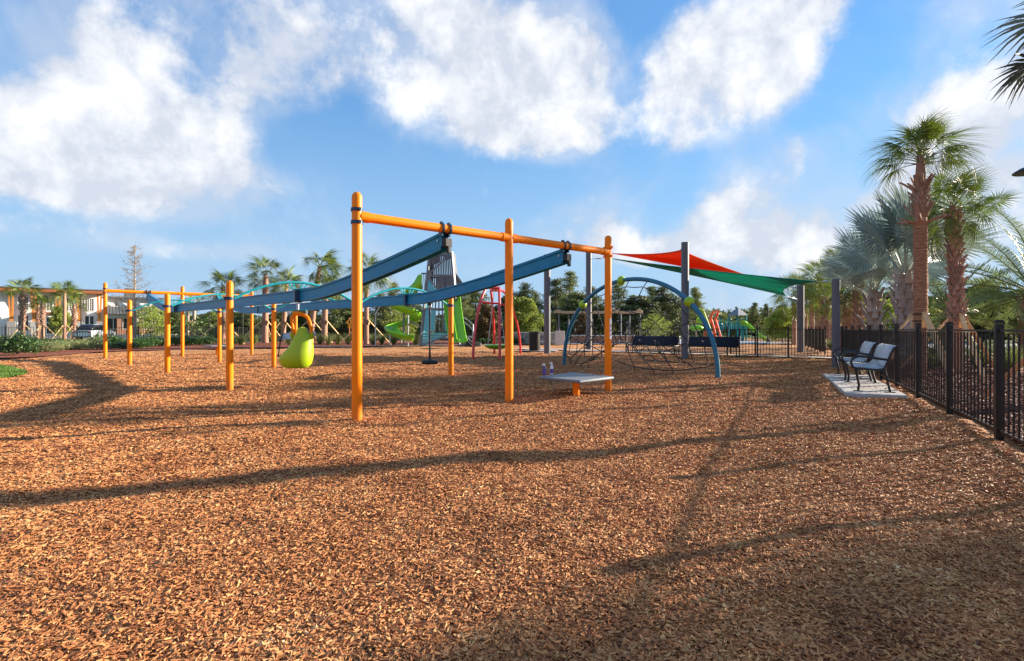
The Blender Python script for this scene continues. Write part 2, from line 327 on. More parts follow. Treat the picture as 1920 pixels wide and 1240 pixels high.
# ------------------------------------------------------------------ mesh helpers
class MB:
    def __init__(self): self.v = []; self.f = []; self.m = []
    def add(self, vs, fs, mi=0):
        n = len(self.v); self.v += [tuple(p) for p in vs]
        for f in fs: self.f.append(tuple(n + i for i in f)); self.m.append(mi)
        return self
    def box(self, c, s, rz=0, mi=0, rot=None):
        hx, hy, hz = s[0] / 2, s[1] / 2, s[2] / 2
        mtx = Matrix.Rotation(rz, 3, 'Z') if rot is None else rot
        vs = [Vector(c) + mtx @ Vector((x * hx, y * hy, z * hz)) for z in (-1, 1) for x, y in ((-1, -1), (1, -1), (1, 1), (-1, 1))]
        return self.add(vs, [(3, 2, 1, 0), (4, 5, 6, 7), (0, 1, 5, 4), (1, 2, 6, 5), (2, 3, 7, 6), (3, 0, 4, 7)], mi)
    def bar(self, a, b, w, h, mi=0, up=(0, 0, 1)):      # a rectangular bar from a to b
        a, b = Vector(a), Vector(b); d = (b - a).normalized(); u = Vector(up)
        s = d.cross(u)
        if s.length < 1e-4: s = d.cross(Vector((1, 0, 0)))
        s.normalize(); t = s.cross(d).normalized()
        vs = [p + s * x * w / 2 + t * z * h / 2 for p in (a, b) for x, z in ((-1, -1), (1, -1), (1, 1), (-1, 1))]
        return self.add(vs, [(3, 2, 1, 0), (4, 5, 6, 7), (0, 1, 5, 4), (1, 2, 6, 5), (2, 3, 7, 6), (3, 0, 4, 7)], mi)
    def tube(self, pts, r, n=10, caps=True, mi=0, closed=False):
        pts = [Vector(p) for p in pts]; rr = r if isinstance(r, (list, tuple)) else [r] * len(pts)
        base = len(self.v); T = []
        for i in range(len(pts)):
            if closed: t = pts[(i + 1) % len(pts)] - pts[i - 1]
            else: t = pts[min(i + 1, len(pts) - 1)] - pts[max(i - 1, 0)]
            T.append(t.normalized())
        u = T[0].cross(Vector((0, 0, 1)))
        if u.length < 1e-3: u = T[0].cross(Vector((1, 0, 0)))
        u.normalize()
        vs = []
        for i, p in enumerate(pts):
            u = (u - T[i] * u.dot(T[i])).normalized(); w = T[i].cross(u)
            for k in range(n):
                a = 2 * PI * k / n; vs.append(p + (u * math.cos(a) + w * math.sin(a)) * rr[i])
        fs = []
        L = len(pts)
        for i in range(L if closed else L - 1):
            j = (i + 1) % L
            for k in range(n):
                fs.append((i * n + k, j * n + k, j * n + (k + 1) % n, i * n + (k + 1) % n)[::-1])
        if caps and not closed:
            fs.append(tuple(range(n))[::1]); fs.append(tuple(range((L - 1) * n, L * n))[::-1])
        return self.add(vs, fs, mi)
    def lathe(self, prof, n=20, c=(0, 0, 0), mi=0):     # prof: (radius, z) from bottom to top
        vs = []; fs = []
        for (r, z) in prof:
            for k in range(n):
                a = 2 * PI * k / n; vs.append((c[0] + r * math.cos(a), c[1] + r * math.sin(a), c[2] + z))
        for i in range(len(prof) - 1):
            for k in range(n):
                fs.append((i * n + k, i * n + (k + 1) % n, (i + 1) * n + (k + 1) % n, (i + 1) * n + k))
        fs.append(tuple(range(n))[::-1]); fs.append(tuple(range((len(prof) - 1) * n, len(prof) * n)))
        return self.add(vs, fs, mi)
    def ball(self, c, r, n=14, mi=0, sq=(1, 1, 1)):
        prof = [(max(1e-4, math.sin(PI * i / n)) * r, -math.cos(PI * i / n) * r) for i in range(n + 1)]
        b = len(self.v); self.lathe(prof, n, (0, 0, 0), mi)
        for i in range(b, len(self.v)):
            x, y, z = self.v[i]; self.v[i] = (c[0] + x * sq[0], c[1] + y * sq[1], c[2] + z * sq[2])
        return self
    def grid(self, P, closed_u=False, mi=0):            # P[i][j] rows of points
        a, b = len(P), len(P[0]); vs = [p for row in P for p in row]; fs = []
        for i in range(a - (0 if closed_u else 1)):
            for j in range(b - 1):
                i2 = (i + 1) % a
                fs.append((i * b + j, i2 * b + j, i2 * b + j + 1, i * b + j + 1))
        return self.add(vs, fs, mi)
    def mesh(self, name, mats, smooth=True, angle=38):
        me = bpy.data.meshes.new(name)
        me.from_pydata(self.v, [], self.f); 
        for m in (mats if isinstance(mats, (list, tuple)) else [mats]): me.materials.append(m)
        if max(self.m or [0]) > 0: me.polygons.foreach_set('material_index', self.m)
        if smooth:
            me.polygons.foreach_set('use_smooth', [True] * len(me.polygons))
            me.set_sharp_from_angle(angle=R(angle))
        me.update()
        return me
    def move(self, loc):
        self.v = [(x - loc[0], y - loc[1], z - loc[2]) for x, y, z in self.v]; return self

def link(name, me, parent=None, loc=(0, 0, 0), rot=None):
    o = bpy.data.objects.new(name, me); C.objects.link(o)
    o.location = loc
    if rot is not None: o.rotation_euler = rot
    if parent is not None: o.parent = parent
    return o
def tag(o, label=None, cat=None, group=None, kind=None):
    if label: o['label'] = label
    if cat: o['category'] = cat
    if group: o['group'] = group
    if kind: o['kind'] = kind
    return o
def thing(name, label, cat, loc=(0, 0, 0), rz=0, group=None):
    o = bpy.data.objects.new(name, None); C.objects.link(o)
    o.location = loc; o.rotation_euler = (0, 0, rz); o.empty_display_size = 0.2
    return tag(o, label, cat, group)
def wpos(o):
    p = Vector((0, 0, 0))
    while o is not None: p = p + Vector(o.location); o = o.parent
    return p
def part(name, mb, m, parent, label=None, world=True, smooth=True, kind=None, solid=0, bevel=0, angle=38):
    """mb in world coordinates (for an unrotated parent) or in the parent's own"""
    if world and parent is not None: mb.move(wpos(parent))
    o = link(name, mb.mesh(name, m, smooth, angle), parent)
    if solid:
        s = o.modifiers.new('thickness', 'SOLIDIFY'); s.thickness = solid; s.offset = 0
    if bevel:
        s = o.modifiers.new('bevel', 'BEVEL'); s.width = bevel; s.segments = 2; s.limit_method = 'ANGLE'; s.angle_limit = R(50)
    if label: o['label'] = label
    if kind: o['kind'] = kind
    return o
def mesh_thing(name, mb, m, label, cat, loc, group=None, kind=None, smooth=True, solid=0, bevel=0):
    mb.move(loc); o = link(name, mb.mesh(name, m, smooth), None, loc); tag(o, label, cat, group, kind)
    if solid:
        s = o.modifiers.new('thickness', 'SOLIDIFY'); s.thickness = solid; s.offset = 0
    if bevel:
        s = o.modifiers.new('bevel', 'BEVEL'); s.width = bevel; s.segments = 2; s.limit_method = 'ANGLE'; s.angle_limit = R(50)
    return o
def copy_tree(o, parent=None):
    kids = [c for c in o.children]
    c = o.copy(); C.objects.link(c); c.parent = parent
    for k in kids: copy_tree(k, c)
    return c
def at(px, d, py=None, z=None):
    """a place in the world: picture column px at distance d, with its height from row py or given"""
    if z is None: z = 0.0 if py is None else EYE + (616 - py) * d / 1000
    return Vector(((px - 960) * d / 1000, d, z))
def gr(px, py):
    d = 1000 * EYE / (py - 616); return Vector(((px - 960) * d / 1000, d, 0))
def np_mesh(name, verts, faces, mats, smooth=False):
    me = bpy.data.meshes.new(name)
    verts = np.asarray(verts, dtype=np.float32); faces = np.asarray(faces, dtype=np.int32)
    k = faces.shape[1]
    me.vertices.add(len(verts)); me.vertices.foreach_set('co', verts.ravel())
    me.loops.add(faces.size); me.loops.foreach_set('vertex_index', faces.ravel())
    me.polygons.add(len(faces)); me.polygons.foreach_set('loop_start', np.arange(0, faces.size, k, dtype=np.int32))
    me.update(calc_edges=True)
    for m in (mats if isinstance(mats, (list, tuple)) else [mats]): me.materials.append(m)
    if smooth: me.polygons.foreach_set('use_smooth', np.ones(len(faces), dtype=bool))
    return me
def leaves_np(rng, centres, size, ratio=0.5, up=0.3, szvar=0.4):
    """one small diamond leaf at each centre; arrays of verts and quads"""
    n = len(centres)
    a = rng.normal(size=(n, 3)); a[:, 2] *= 0.7; a /= np.linalg.norm(a, axis=1)[:, None]
    b = rng.normal(size=(n, 3)); b[:, 2] += up; b -= a * np.sum(a * b, axis=1)[:, None]; b /= np.linalg.norm(b, axis=1)[:, None]
    s = size * (1 + szvar * (rng.random(n) * 2 - 1))[:, None]
    v = np.stack([centres - a * s * 0.5, centres + b * s * ratio * 0.5, centres + a * s * 0.5, centres - b * s * ratio * 0.5], axis=1).reshape(-1, 3)
    f = np.arange(n * 4).reshape(-1, 4)
    return v, f
# ================================================================== the ground
rng = np.random.default_rng(7)
def sheet(name, poly, z, m, kind='structure', label=None, cat=None, thick=0):
    mb = MB(); n = len(poly)
    vs = [(x, y, z) for x, y in poly]
    if thick:
        vs += [(x, y, z - thick) for x, y in poly]
        fs = [tuple(range(n)), tuple(range(n, 2 * n))[::-1]] + [(i, i + n, (i + 1) % n + n, (i + 1) % n)[::-1] for i in range(n)]
        # orientation is settled below
    else: fs = [tuple(range(n))]
    mb.add(vs, fs)
    me = mb.mesh(name, m, smooth=False)
    bm = bmesh.new(); bm.from_mesh(me); 
    if thick: bmesh.ops.recalc_face_normals(bm, faces=bm.faces)
    else:
        for f in bm.faces:
            if f.normal.z < 0: f.normal_flip()
    bmesh.ops.triangulate(bm, faces=[f for f in bm.faces if len(f.verts) > 4])
    bm.to_mesh(me); bm.free()
    o = link(name, me); tag(o, label, cat, None, kind)
    return o
def smooth_poly(pts, k=2):
    for _ in range(k):
        q = []
        for i in range(len(pts)):
            a, b = pts[i], pts[(i + 1) % len(pts)]
            q += [(a[0] * .75 + b[0] * .25, a[1] * .75 + b[1] * .25), (a[0] * .25 + b[0] * .75, a[1] * .25 + b[1] * .75)]
        pts = q
    return pts
def inside(poly, x, y):
    r = False; j = len(poly) - 1
    for i in range(len(poly)):
        xi, yi = poly[i]; xj, yj = poly[j]
        if (yi > y) != (yj > y) and x < (xj - xi) * (y - yi) / (yj - yi) + xi: r = not r
        j = i
    return r
def inside_np(poly, x, y):
    r = np.zeros(len(x), bool); j = len(poly) - 1
    for i in range(len(poly)):
        xi, yi = poly[i]; xj, yj = poly[j]
        c = ((yi > y) != (yj > y)) & (x < (xj - xi) * (y - yi) / ((yj - yi) or 1e-9) + xi)
        r ^= c; j = i
    return r
def fenceX(d): return 5.36 + 0.506 * (d - 5.87)         # the right-hand fence line
CORNER = Vector((13.0, 20.96, 0))

sheet('ground', [(-500, -120), (500, -120), (500, 900), (-500, 900)], -0.06, M['lawn'])

# the wood chip surfacing: a gently uneven sheet
def undul(x, y):
    return (0.018 * np.sin(x * 1.7 + 0.6 * y) * np.cos(y * 1.3 - 0.4 * x) + 0.012 * np.sin(x * 3.9 - y * 2.2 + 1.0) + 0.012 * np.sin(0.63 * x + 5 + 0.9 * y)
            + 0.009 * np.sin(x * 8.1 + 2 + 1.3 * np.sin(y * 2.1)) * np.sin(y * 9.3 + 1.1 * np.sin(x * 1.7)) + 0.007 * np.sin(x * 12.7 + 3 * np.sin(y * 3.1)) * np.sin(y * 14.1 + 2 * np.sin(x * 2.9))) - 0.02
MULCH = [(-46, -8), (12, -8), (12.5, 21), (25, 27), (34, 60), (30, 66), (4, 66), (1, 42), (-3, 38.6), (-9.3, 36.3), (-13.4, 33.4), (-16, 31.6), (-19.6, 30.1), (-22.2, 29.2), (-21, 24.5), (-24, 19.5), (-46, 14)]
def grid_sheet(name, poly, x0, x1, y0, y1, step, zf, m, kind='structure'):
    xs = np.arange(x0, x1 + 1e-6, step); ys = np.arange(y0, y1 + 1e-6, step)
    X, Y = np.meshgrid(xs, ys); Z = zf(X, Y)
    v = np.stack([X, Y, Z], -1).reshape(-1, 3); nx = len(xs)
    i, j = np.meshgrid(np.arange(len(ys) - 1), np.arange(nx - 1), indexing='ij')
    f = np.stack([i * nx + j, i * nx + j + 1, (i + 1) * nx + j + 1, (i + 1) * nx + j], -1).reshape(-1, 4)
    cx = v[f].mean(axis=1); keep = inside_np(poly, cx[:, 0], cx[:, 1])
    me = np_mesh(name, v, f[keep], m, True)
    o = link(name, me); tag(o, kind=kind); return o
grid_sheet('mulch_ground', MULCH, -46, 34, -8, 66, 0.2, undul, M['mulch'])

TURF = smooth_poly([(-14.2, 15.6), (-12.6, 13.9), (-12.2, 11.6), (-15, 9.6), (-30, 8.5), (-32, 17.5), (-18.2, 18.6)], 2)
sheet('turf_patch', TURF, 0.012, M['lawn'])
BED = smooth_poly([(-30, 19.5), (-21, 20.3), (-20.0, 23.2), (-21.4, 28.2), (-19.6, 30.0), (-16, 31.6), (-13.4, 33.4), (-9.3, 36.1), (-3, 38.4), (1.5, 41), (1.5, 52), (-10, 55), (-22, 47), (-33, 33)], 1)
sheet('planting_bed', BED, 0.026, M['redmulch'])
# thin concrete edging path behind the bed line
sheet('edging_path', [(-13.0, 33.2), (-9.3, 35.7), (-3, 38.2), (1.0, 40.0), (0.8, 40.6), (-3.2, 38.8), (-9.6, 36.2), (-13.4, 33.7)], 0.05, M['palepave'])
# path along the back fence
fd = Vector((5.65, -4.5, 0)).normalized(); fn = Vector((fd.y, -fd.x, 0)) * -1      # fn points away from the camera
F0 = Vector((9.8, 23.5, 0))
def alongfence(t, off=0.0): return F0 + fd * t + fn * off
pa = [alongfence(-12.6, 0.1), alongfence(4.2, 0.1), alongfence(4.4, 1.3), alongfence(-12.6, 1.3)]
sheet('back_path', [(p.x, p.y) for p in pa], 0.045, M['concrete'])
sheet('picnic_paving', [(0.5, 41), (22, 41), (24, 60), (0, 60)], 0.05, M['palepave'])
sheet('red_mulch_strip', [(fenceX(-8), -8)] + [(fenceX(d) + 0.12, d) for d in (0, 6, 12, 18, 20.9)] + [(15.6, 24), (22, 36), (27, 33), (19, 18), (15, 9), (13, 0), (13, -8)], 0.03, M['redmulch'])
sheet('parking_road', [(-130, 62), (4, 62), (6, 95), (-60, 94), (-130, 90)], -0.03, M['asphalt'])
sheet('road_kerb', [(-130, 95.2), (-60, 99.0), (6, 100), (6, 101), (-60, 100), (-130, 96.2)], 0.09, M['kerb'], thick=0.15)
sheet('side_road', [(24, 31), (90, 31), (90, 46), (26, 46)], -0.03, M['palepave'])
sheet('side_road_kerb', [(22, 29.9), (90, 29.9), (90, 30.5), (22, 30.5)], 0.07, M['kerb'], thick=0.15)

# ------------------------------------------------------------------ loose chips, geometry nodes
def chip_object(name, m, poly, holes, bands, base_z, seed, label):
    """points on a fine sheet; a named attribute carries chips per square metre"""
    xs0 = min(p[0] for p in poly); xs1 = max(p[0] for p in poly); ys0 = min(p[1] for p in poly); ys1 = max(p[1] for p in poly)
    step = 0.125
    xs = np.arange(xs0, xs1 + step, step); ys = np.arange(ys0, ys1 + step, step)
    X, Y = np.meshgrid(xs, ys); Z = undul(X, Y) if base_z is None else np.full_like(X, base_z)
    v = np.stack([X, Y, Z], -1).reshape(-1, 3); nx = len(xs)
    i, j = np.meshgrid(np.arange(len(ys) - 1), np.arange(nx - 1), indexing='ij')
    f = np.stack([i * nx + j, i * nx + j + 1, (i + 1) * nx + j + 1, (i + 1) * nx + j], -1).reshape(-1, 4)
    c = v[f].mean(axis=1); keep = inside_np(poly, c[:, 0], c[:, 1])
    for h in holes: keep &= ~inside_np(h, c[:, 0], c[:, 1])
    keep &= (np.abs(c[:, 0]) < 1.12 * c[:, 1] + 1.6)
    f = f[keep]
    me = np_mesh(name, v, f, m)
    d = np.hypot(v[:, 0], v[:, 1]); dens = np.zeros(len(v)); scl = np.ones(len(v))
    dens = np.interp(d, [b[0] for b in bands], [b[1] for b in bands]); scl = np.interp(d, [b[0] for b in bands], [b[2] for b in bands])
    at1 = me.attributes.new('chip_density', 'FLOAT', 'POINT'); at1.data.foreach_set('value', dens.astype(np.float32))
    at2 = me.attributes.new('chip_scale', 'FLOAT', 'POINT'); at2.data.foreach_set('value', scl.astype(np.float32))
    o = link(name, me); tag(o, label, None, None, 'stuff')
    ng = bpy.data.node_groups.new(name + '_nodes', 'GeometryNodeTree')
    ng.interface.new_socket('Geometry', in_out='INPUT', socket_type='NodeSocketGeometry')
    ng.interface.new_socket('Geometry', in_out='OUTPUT', socket_type='NodeSocketGeometry')
    N, L = ng.nodes, ng.links
    gi = N.new('NodeGroupInput'); go = N.new('NodeGroupOutput')
    na = N.new('GeometryNodeInputNamedAttribute'); na.data_type = 'FLOAT'; na.inputs['Name'].default_value = 'chip_density'
    ns = N.new('GeometryNodeInputNamedAttribute'); ns.data_type = 'FLOAT'; ns.inputs['Name'].default_value = 'chip_scale'
    dp = N.new('GeometryNodeDistributePointsOnFaces'); dp.inputs['Seed'].default_value = seed
    L.new(gi.outputs[0], dp.inputs['Mesh']); L.new(na.outputs['Attribute'], dp.inputs['Density'])
    jn = N.new('GeometryNodeJoinGeometry')
    shapes = [(0.034, 0.009, 0.0035), (0.026, 0.014, 0.003), (0.044, 0.006, 0.004), (0.018, 0.010, 0.004), (0.030, 0.018, 0.003), (0.055, 0.008, 0.004)]
    for k, sz in enumerate(shapes):
        cb = N.new('GeometryNodeMeshCube'); cb.inputs['Size'].default_value = sz
        ps = N.new('GeometryNodeSetPosition'); L.new(cb.outputs['Mesh'], ps.inputs['Geometry'])
        rv = N.new('FunctionNodeRandomValue'); rv.data_type = 'FLOAT_VECTOR'
        rv.inputs[0].default_value = (-sz[0] * 0.22, -sz[1] * 0.38, -0.003); rv.inputs[1].default_value = (sz[0] * 0.22, sz[1] * 0.38, 0.003)
        rv.inputs['Seed'].default_value = 31 * k + seed
        L.new(rv.outputs[0], ps.inputs['Offset'])
        sm = N.new('GeometryNodeSetMaterial'); sm.inputs['Material'].default_value = m; L.new(ps.outputs[0], sm.inputs['Geometry'])
        gi2 = N.new('GeometryNodeGeometryToInstance'); L.new(sm.outputs[0], gi2.inputs[0]); L.new(gi2.outputs[0], jn.inputs[0])
    ip = N.new('GeometryNodeInstanceOnPoints'); L.new(dp.outputs['Points'], ip.inputs['Points']); L.new(jn.outputs[0], ip.inputs['Instance'])
    ip.inputs['Pick Instance'].default_value = True
    ri = N.new('FunctionNodeRandomValue'); ri.data_type = 'INT'; ri.inputs[4].default_value = 0; ri.inputs[5].default_value = len(shapes) - 1; ri.inputs['Seed'].default_value = seed + 3
    L.new(ri.outputs[2], ip.inputs['Instance Index'])
    rr = N.new('FunctionNodeRandomValue'); rr.data_type = 'FLOAT_VECTOR'; rr.inputs[0].default_value = (-0.42, -0.38, 0); rr.inputs[1].default_value = (0.42, 0.38, 6.283); rr.inputs['Seed'].default_value = seed + 5
    L.new(rr.outputs[0], ip.inputs['Rotation'])
    rs = N.new('FunctionNodeRandomValue'); rs.data_type = 'FLOAT'; rs.inputs[2].default_value = 0.6; rs.inputs[3].default_value = 1.35; rs.inputs['Seed'].default_value = seed + 8
    mu = N.new('ShaderNodeMath'); mu.operation = 'MULTIPLY'; L.new(rs.outputs[1], mu.inputs[0]); L.new(ns.outputs['Attribute'], mu.inputs[1])
    L.new(mu.outputs[0], ip.inputs['Scale'])
    # lift by a random few millimetres so that the layer has depth
    ti = N.new('GeometryNodeTranslateInstances'); ti.inputs['Local Space'].default_value = False
    rt = N.new('FunctionNodeRandomValue'); rt.data_type = 'FLOAT_VECTOR'; rt.inputs[0].default_value = (0, 0, -0.001); rt.inputs[1].default_value = (0, 0, 0.012); rt.inputs['Seed'].default_value = seed + 11
    L.new(rt.outputs[0], ti.inputs['Translation']); L.new(ip.outputs[0], ti.inputs['Instances'])
    L.new(ti.outputs[0], go.inputs[0])
    md = o.modifiers.new('scatter', 'NODES'); md.node_group = ng
    return o
PAD = [(8.1, 13.9), (9.1, 13.7), (6.95, 9.36), (6.1, 9.75)]
chipland = [(-20, 1.1), (2.7, 1.1)] + [(fenceX(d) - 0.03, d) for d in (1.1, 6, 12, 20.9)] + [(6, 26.5), (-20, 27)]
chip_object('loose_wood_chips', M['chip'], chipland, [PAD, TURF, BED], [(1.2, 10500, 0.68), (3, 9000, .68), (5, 5000, .78), (7, 3000, .92), (10, 1500, 1.12), (16, 480, 1.4), (24, 140, 1.7), (30, 60, 2)], None, 1,
            'loose pale and brown wood chips strewn over the playground floor')
chip_object('stray_chips', M['chip'], [(8.0, 13.7), (8.9, 13.5), (6.95, 9.5), (6.2, 9.85)], [], [(1, 45, 1.0), (20, 45, 1.0)], 0.048, 90, 'stray wood chips scattered on the concrete pad')
redland = [(fenceX(d) + 0.15, d) for d in (1.1, 6, 12, 16)] + [(14, 16), (12, 8), (9, 3), (7, 1.1)]
chip_object('loose_bark_chips', M['redchip'], redland, [], [(1, 1500, 1.2), (8, 700, 1.5), (16, 250, 1.9)], 0.034, 50, 'loose red-brown bark chips behind the dark fence')

def blades(name, poly, n, h, z, m, label, seed):
    r = np.random.default_rng(seed)
    xs = [p[0] for p in poly]; ys = [p[1] for p in poly]
    x = r.uniform(min(xs), max(xs), n * 3); y = r.uniform(min(ys), max(ys), n * 3)
    k = inside_np(poly, x, y) & (np.abs(x) < 1.15 * y + 2); x = x[k][:n]; y = y[k][:n]; n = len(x)
    a = r.uniform(0, 2 * PI, n); w = 0.006 + 0.006 * r.random(n); hh = h * r.uniform(.5, 1.2, n); lx = r.normal(0, .4, n) * hh; ly = r.normal(0, .4, n) * hh
    v = np.stack([np.stack([x - np.cos(a) * w, y - np.sin(a) * w, np.full(n, z)], -1), np.stack([x + np.cos(a) * w, y + np.sin(a) * w, np.full(n, z)], -1), np.stack([x + lx, y + ly, z + hh], -1)], 1).reshape(-1, 3)
    o = link(name, np_mesh(name, v, np.arange(n * 3).reshape(-1, 3), m)); tag(o, label, None, None, 'stuff'); return o
M['turfblade'] = mat('turf_blades', (0.10, 0.19, 0.02), 0.6, 0, 0.35, 3, trans=0.3)
blades('turf_grass', [p for p in TURF if True], 45000, 0.05, 0.012, M['turfblade'], 'short bright green grass of the turf patch at the left edge', 3)

# concrete pad under the pair of benches: two slabs with a joint
pad = thing('concrete_pad', 'pale concrete pad of two slabs under the silver benches', 'concrete pad', (7.5, 11.6, 0))
def quadslab(pts, z0, z1):
    mb = MB(); vs = [(x, y, z1) for x, y in pts] + [(x, y, z0) for x, y in pts]
    mb.add(vs, [(3, 2, 1, 0), (4, 5, 6, 7), (0, 1, 5, 4), (1, 2, 6, 5), (2, 3, 7, 6), (3, 0, 4, 7)]); 
    me = mb; return me
def lerp2(a, b, t): return (a[0] + (b[0] - a[0]) * t, a[1] + (b[1] - a[1]) * t)
pA, pB, pC, pD = PAD
for t0, t1 in ((0, 0.494), (0.5, 1)):
    q = [lerp2(pA, pD, t0), lerp2(pA, pD, t1), lerp2(pB, pC, t1), lerp2(pB, pC, t0)]
    part('slab', quadslab(q, -0.06, 0.045), M['concrete'], pad, smooth=False, bevel=0.01)

# ================================================================== the fences
def fence(name, label, pts_posts, height, pitch, post_w, root_loc, individual=True, picket_w=0.018, group=None):
    root = thing(name, label, 'fence', root_loc, 0, group)
    pk = MB(); pk.box((0, 0, height / 2 + 0.02), (picket_w, picket_w, height - 0.10)); pk_me = pk.mesh('picket', M['fence'], False)
    po = MB(); po.box((0, 0, height / 2 + 0.02), (post_w, post_w, height + 0.10)); po.box((0, 0, height + 0.085), (post_w * 1.22, post_w * 1.22, 0.022)); po.box((0, 0, height + 0.105), (post_w * .95, post_w * .95, 0.02))
    po_me = po.mesh('post', M['fence'], False)
    root_l = Vector(root_loc)
    cnt = 0
    for i, p in enumerate(pts_posts):
        p = Vector((p[0], p[1], 0))
        nxt = Vector((*pts_posts[i + 1][:2], 0)) if i + 1 < len(pts_posts) else None
        d = (nxt - p) if nxt is not None else (p - Vector((*pts_posts[i - 1][:2], 0)))
        rz = math.atan2(d.y, d.x)
        o = link('post', po_me, root, p - root_l, (0, 0, rz))
        if nxt is None: break
        L = d.length; dn = d.normalized()
        for z, hh in ((height - 0.005, 0.024), (0.10, 0.026)):
            rb = MB(); rb.bar(p + dn * post_w * .5 + Vector((0, 0, z)), nxt - dn * post_w * .5 + Vector((0, 0, z)), 0.028, hh)
            part('rail', rb, M['fence'], root, smooth=False)
        n = max(2, round(L / pitch))
        extra = MB()
        for k in range(1, n):
            q = p + dn * (L * k / n)
            if individual and cnt < 295:
                link('picket', pk_me, root, q - root_l, (0, 0, rz)); cnt += 1
            else:
                extra.box((q.x, q.y, height / 2 + 0.02), (picket_w, picket_w, height - 0.10), rz)
        if extra.v: part('pickets', extra, M['fence'], root, smooth=False, kind='stuff')
    return root
# near right-hand fence
dirn = Vector((0.506, 1, 0)).normalized()
pp = []
P0 = Vector((fenceX(5.87), 5.87, 0)); stepv = dirn * 1.955
for k in range(-3, 9):
    p = P0 + stepv * k; pp.append((p.x, p.y))
pp = [p for p in pp if p[1] < 20.2] + [(CORNER.x, CORNER.y)]
fence('picket_fence', 'dark picket fence running along the right side behind the silver benches', pp, 1.20, 0.135, 0.070, (fenceX(5.87), 5.87, 0), picket_w=0.0165)
# back fence, with a gap filled by a gate
bp = [alongfence(t) for t in (-5.2, -2.72, -0.3)]
fence('picket_fence', 'black picket fence behind the two dark blue benches, left of the gate', [(p.x, p.y) for p in bp], 1.2, 0.12, 0.065, tuple(bp[0]))
bp = [alongfence(t) for t in (0.95, 2.15)] + [CORNER + Vector((-0.03, 0.02, 0))]
fence('picket_fence', 'black picket fence between the gate and the corner behind the leaning column', [(p.x, p.y) for p in bp], 1.2, 0.12, 0.065, tuple(bp[0]))
ga, gb = alongfence(-0.16), alongfence(0.86)
gate = thing('gate', 'black metal picket gate in the back fence right of the dark benches', 'gate', tuple(ga))
g_ = MB(); 
for q in (ga, gb): g_.bar(q + Vector((0, 0, .08)), q + Vector((0, 0, 1.2)), .05, .05)
for z in (.1, 1.17): g_.bar(ga + Vector((0, 0, z)) + fd * .03, gb + Vector((0, 0, z)) - fd * .03, .035, .035)
part('gate_frame', g_, M['fence'], gate, smooth=False)
for k in range(1, 8):
    q = ga + (gb - ga) * k / 8; b_ = MB(); b_.bar(q + Vector((0, 0, .12)), q + Vector((0, 0, 1.15)), .02, .02); part('picket', b_, M['fence'], gate, smooth=False)
b_ = MB(); q = ga + (gb - ga) * .93 + fn * -.04; b_.box((q.x, q.y, 0.95), (.10, .06, .14)); part('latch', b_, M['black'], gate, smooth=False)
# second run, seen almost end on beyond the corner
qa = [Vector((14.9, 25.4, 0)) + Vector((0.42, 0.91, 0)) * 2.3 * k for k in range(6)]
fence('picket_fence', 'dark picket fence seen nearly end-on beyond the far corner, below the green sail', [(p.x, p.y) for p in qa], 1.2, 0.11, 0.065, tuple(qa[0]))
# the long fence on the left, in front of the white building
lp = [Vector((-32.3, 34, 0)) + Vector((1.13, 1.42, 0)) * k for k in range(-1, 11)]
fence('picket_fence', 'dark picket fence behind the flowering shrubs in front of the white building', [(p.x, p.y) for p in lp], 1.3, 0.15, 0.07, tuple(lp[0]), picket_w=0.024)
l2 = [lp[-1] + Vector((2.3, 0.55, 0)) * k for k in range(0, 11)]
fence('picket_fence', 'black picket fence behind the braced palms in the middle distance', [(p.x, p.y) for p in l2], 1.25, 0.15, 0.07, tuple(l2[0]), picket_w=0.022)

# ================================================================== the orange track ride
ride = thing('track_ride', 'long double track glide ride on orange posts with blue overhead rails', 'track ride', (-2.1, 7.22, 0))
P1 = Vector((-2.10, 7.22, 0)); P3 = Vector((1.91, 10.6, 0)); P2 = Vector((-0.05, 8.95, 0))
Q1 = Vector((-16.4, 21.5, 0)); Q2 = Vector((-14.4, 23.3, 0)); Q3 = Vector((-12.25, 25.1, 0))
PR = 0.069
def ride_post(p, h, r=PR):
    mb = MB(); prof = [(r, -0.08), (r, 0.62), (r * 1.004, 0.625), (r, 0.63), (r, h - r * 1.1)] + [(r * math.cos(a), h - r * 1.1 + r * 1.1 * math.sin(a)) for a in (R(25), R(50), R(70), R(84))]
    mb.lathe(prof, 24, p); return part('post', mb, M['post'], ride, angle=50)
HT = 3.07
for p in (P1, P2, P3, Q1, Q2, Q3): ride_post(p, HT)
rows = [[], [], []]
for k in range(1, 4):
    for r_, (a, b) in enumerate(((P1, Q1), (P2, Q2), (P3, Q3))):
        t = k / 4
        if r_ == 0: p = [Vector((-5.77, 10.9, 0)), Vector((-9.5, 14.7, 0)), Vector((-13.05, 18.2, 0))][k - 1]
        else: p = a.lerp(b, t)
        if r_ == 1 and k == 2: p = Vector((-7.55, 16.9, 0))
        rows[r_].append(p); ride_post(p, 2.2)
BH = 2.74
def ring(mb, c, d, r, w=0.035, mi=0):
    d = Vector(d).normalized(); mb.tube([Vector(c) - d * w / 2, Vector(c) + d * w / 2], r, 20, True, mi)
